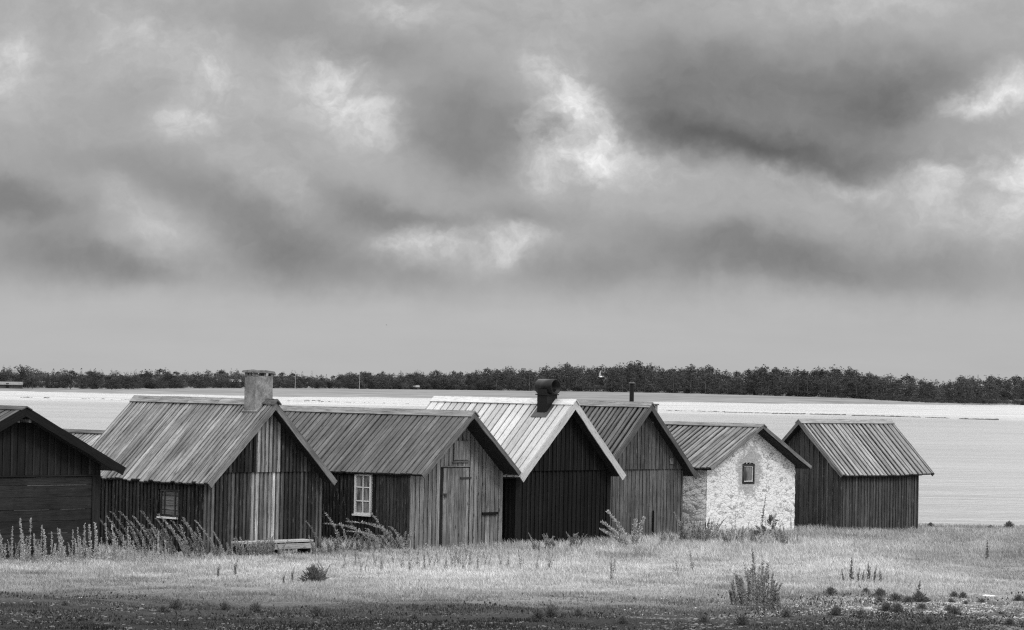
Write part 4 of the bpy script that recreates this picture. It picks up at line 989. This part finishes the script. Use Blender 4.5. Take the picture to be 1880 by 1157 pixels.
bird(1104, 692, 320, 1.25, M['white'], 'white gull with raised wings flying before the dark wood', .9, R(35))
bird(710, 597, 260, .32, M['tar'], 'tiny dark bird alone in the pale sky above the huts', .2, R(5))

# ------------------------------------------------------------------ sky and light
SUN_AZ, SUN_EL = R(130), R(44)        # clockwise from +Y: behind the camera, to the right
w = bpy.data.worlds.new('World'); SC.world = w; w.use_nodes = True; w.node_tree.nodes.clear(); g = G(w.node_tree)
STR = .1
sky = g.new('ShaderNodeTexSky'); sky.sky_type = 'NISHITA'; sky.sun_disc = False; sky.sun_elevation = SUN_EL; sky.sun_rotation = SUN_AZ
bw = g.new('ShaderNodeRGBToBW'); g.l.new(sky.outputs[0], bw.inputs[0])
dirn = g.new('ShaderNodeTexCoord').outputs['Generated']; s = g.sep(dirn)
az = g.m('ARCTAN2', s[0], s[1]); el = g.m('ARCSINE', s[2])
Uc = g.m('MULTIPLY', az, 5.); Vc = g.m('MULTIPLY', el, 5.)         # cloud chart: 0.2 rad per unit
P0 = g.xyz(Uc, Vc, 0.)
wn = g.noise(g.v('MULTIPLY', P0, (1., 1.35, 1)), 3.0, 5, .55, col=True)
wrp = g.v('SCALE', g.v('SUBTRACT', wn, (.5, .5, .5)), scale=.17)
wn2 = g.noise(P0, 13., 4, .6, col=True)
wrp2 = g.v('SCALE', g.v('SUBTRACT', wn2, (.5, .5, .5)), scale=.05)
PW = g.v('ADD', g.v('ADD', P0, wrp), wrp2)
CL = [  # px, py, rx, ry, tilt(deg, clockwise), change of tone
 (15, 95, 60, 80, 0, 22), (336, 222, 40, 36, 0, 26), (400, 150, 60, 60, 0, 12), (375, 165, 36, 42, 0, 24), (625, 190, 95, 58, 30, 26), (600, 120, 60, 50, 0, 18), (660, 222, 45, 28, 20, 14),
 (490, 350, 80, 34, 35, 15), (215, 375, 30, 30, 0, 14), (290, 425, 110, 26, 5, 10), (740, 458, 62, 26, 0, 26), (860, 450, 95, 34, 0, 26), (960, 445, 55, 26, 0, 26),
 (1045, 235, 62, 85, -20, 62), (1020, 165, 40, 50, -30, 26), (1085, 260, 40, 40, 0, 26), (1000, 300, 60, 40, 0, 14), (1785, 205, 60, 20, -8, 46), (1835, 185, 80, 36, 0, 26), (1765, 325, 85, 34, 0, 38), (1870, 335, 50, 70, 0, 36), (1800, 390, 140, 60, 0, 16),
 (1565, 338, 60, 18, 15, 24), (1395, 303, 45, 16, 20, 18), (1210, 300, 130, 34, 8, 16), (715, 15, 80, 50, 0, 20), (250, 60, 130, 80, 0, 14), (1560, 0, 200, 40, 0, 12), (1000, 20, 120, 60, 0, 8),
 (850, 250, 120, 70, 12, -34), (985, 240, 40, 26, 10, -22), (1400, 210, 230, 70, 6, -26), (1200, 225, 90, 60, 25, -20), (1530, 140, 230, 56, 4, -30), (1510, 285, 190, 30, 6, -36), (1330, 255, 130, 26, 8, -24), (1180, 110, 110, 70, 0, -10), (1600, 190, 80, 40, 0, -24),
 (30, 385, 100, 34, 8, -40), (90, 470, 140, 30, 6, -24), (255, 512, 170, 30, 0, -26), (430, 400, 120, 36, 25, -20), (560, 478, 110, 40, 10, -28), (650, 400, 110, 40, 15, -22), (780, 415, 90, 24, 8, -24), (520, 45, 150, 46, 5, -14), (690, 95, 80, 40, 0, -14), (220, 318, 160, 36, 5, -14), (230, 200, 60, 50, 0, -8),
 (1290, 455, 160, 40, 5, -22), (1450, 485, 200, 40, 0, -18), (1080, 510, 120, 34, 0, -20), (960, 400, 80, 28, 0, -16), (1660, 515, 180, 36, 0, -14), (770, 525, 130, 22, 0, -14), (1740, 470, 120, 30, 0, -4)]
accB = 0.; accD = 0.
for (px, py, rx, ry, tl, am) in CL:
    if am < 0: rx *= 1.12; ry *= 1.12; am *= .95
    mp = g.new('ShaderNodeMapping'); mp.vector_type = 'TEXTURE'; g.l.new(PW, mp.inputs[0])
    mp.inputs['Location'].default_value = ((px - 940) / 1000, (708 + ROLL * (px - 940) - py) / 1000, 0); mp.inputs['Rotation'].default_value = (0, 0, -R(tl)); mp.inputs['Scale'].default_value = (rx / 1000, ry / 1000, 1)
    q = g.v('DOT_PRODUCT', mp.outputs[0], mp.outputs[0]); e = g.m('EXPONENT', g.m('MULTIPLY', q, -.8))
    if am > 0: accB = g.m('MULTIPLY_ADD', e, float(am), accB)
    else: accD = g.m('MULTIPLY_ADD', e, float(am), accD)
f1 = g.noise(g.v('MULTIPLY', PW, (1., 1.5, 1)), 4.2, 7, .55); f2 = g.noise(g.v('MULTIPLY', g.v('ADD', PW, wrp2), (1., 1.4, 1.)), 13, 7, .62)
f3 = g.noise(g.v('MULTIPLY', PW, (1., 1.25, 1.)), 6.5, 6, .56)
f4 = g.noise(g.v('MULTIPLY', g.v('ADD', PW, wrp2), (1., 1.2, 1.)), 24, 6, .62)
accB = g.m('MULTIPLY', accB, g.rng(f4, .3, .7, .82, 1.2)); accB = g.m('MULTIPLY', accB, g.rng(f3, .32, .66, .5, 1.7)); accD = g.m('MULTIPLY', accD, g.rng(f1, .3, .7, 1., 1.75))
nz = g.m('ADD', g.m('MULTIPLY', g.m('SUBTRACT', f2, .5), 46.), g.m('MULTIPLY', g.m('SUBTRACT', f1, .5), 36.))
edD = g.rng(g.m('SUBTRACT', nz, accD), 2, 44, 0., -12.); edB = g.rng(g.m('ADD', nz, accB), 8, 50, 0., 10.)
acc = g.m('ADD', g.m('ADD', g.m('ADD', g.m('MULTIPLY', accB, .85), g.m('MULTIPLY', accD, .78)), g.m('ADD', edD, edB)), 169.)
tex = g.m('ADD', g.m('MULTIPLY', g.m('SUBTRACT', f1, .5), 40.), g.m('MULTIPLY', g.m('SUBTRACT', f2, .5), 28.))
tex = g.m('ADD', tex, g.m('MULTIPLY', g.m('SUBTRACT', f4, .5), g.m('ADD', 9., g.m('MULTIPLY', accB, .2))))
veil = g.rng(g.m('ADD', Vc, g.m('MULTIPLY', g.m('SUBTRACT', g.noise(g.v('MULTIPLY', P0, (1., .6, 1)), 5., 6, .6), .5), .10)), .105, .235, .10, 1.)
stk = g.m('MULTIPLY', g.m('SUBTRACT', g.noise(g.v('MULTIPLY', P0, (1., 9., 1.)), 1.6, 4, .55), .5), 16.)                    # the even pale band over the horizon
tone = g.m('ADD', g.mix(veil, g.m('ADD', stk, 186.), acc), g.m('MULTIPLY', tex, veil))
# above the frame: brighter cloud deck towards the zenith
cs = g.v('MULTIPLY', dirn, (1, 1, 2.2)); hn = g.noise(cs, 2.3, 6, .55)
high = g.m('ADD', g.rng(el, .14, .7, 275., 390., False), g.m('MULTIPLY', g.m('SUBTRACT', hn, .5), 110.))
tone = g.mix(g.rng(Vc, .73, 1.0), tone, high)
lin = g.m('POWER', g.m('DIVIDE', g.m('MAXIMUM', tone, 20.), 255.), 2.2)
val = g.mix(.10, g.m('MULTIPLY', lin, 1 / STR), g.m('MINIMUM', bw.outputs[0], 9.))
bgd = g.new('ShaderNodeBackground'); g.put(bgd.inputs[0], g.xyz(val, val, val)); bgd.inputs[1].default_value = STR
wo = g.new('ShaderNodeOutputWorld'); g.l.new(bgd.outputs[0], wo.inputs[0])
sd = bpy.data.lights.new('sun', 'SUN'); sd.energy = 1.5; sd.angle = R(14); sd.color = (1, 1, 1)
so = bpy.data.objects.new('sun', sd); COL.objects.link(so)
D = Vector((math.sin(SUN_AZ) * math.cos(SUN_EL), math.cos(SUN_AZ) * math.cos(SUN_EL), math.sin(SUN_EL)))
so.rotation_euler = D.to_track_quat('Z', 'Y').to_euler(); so.location = (30, -20, 40)
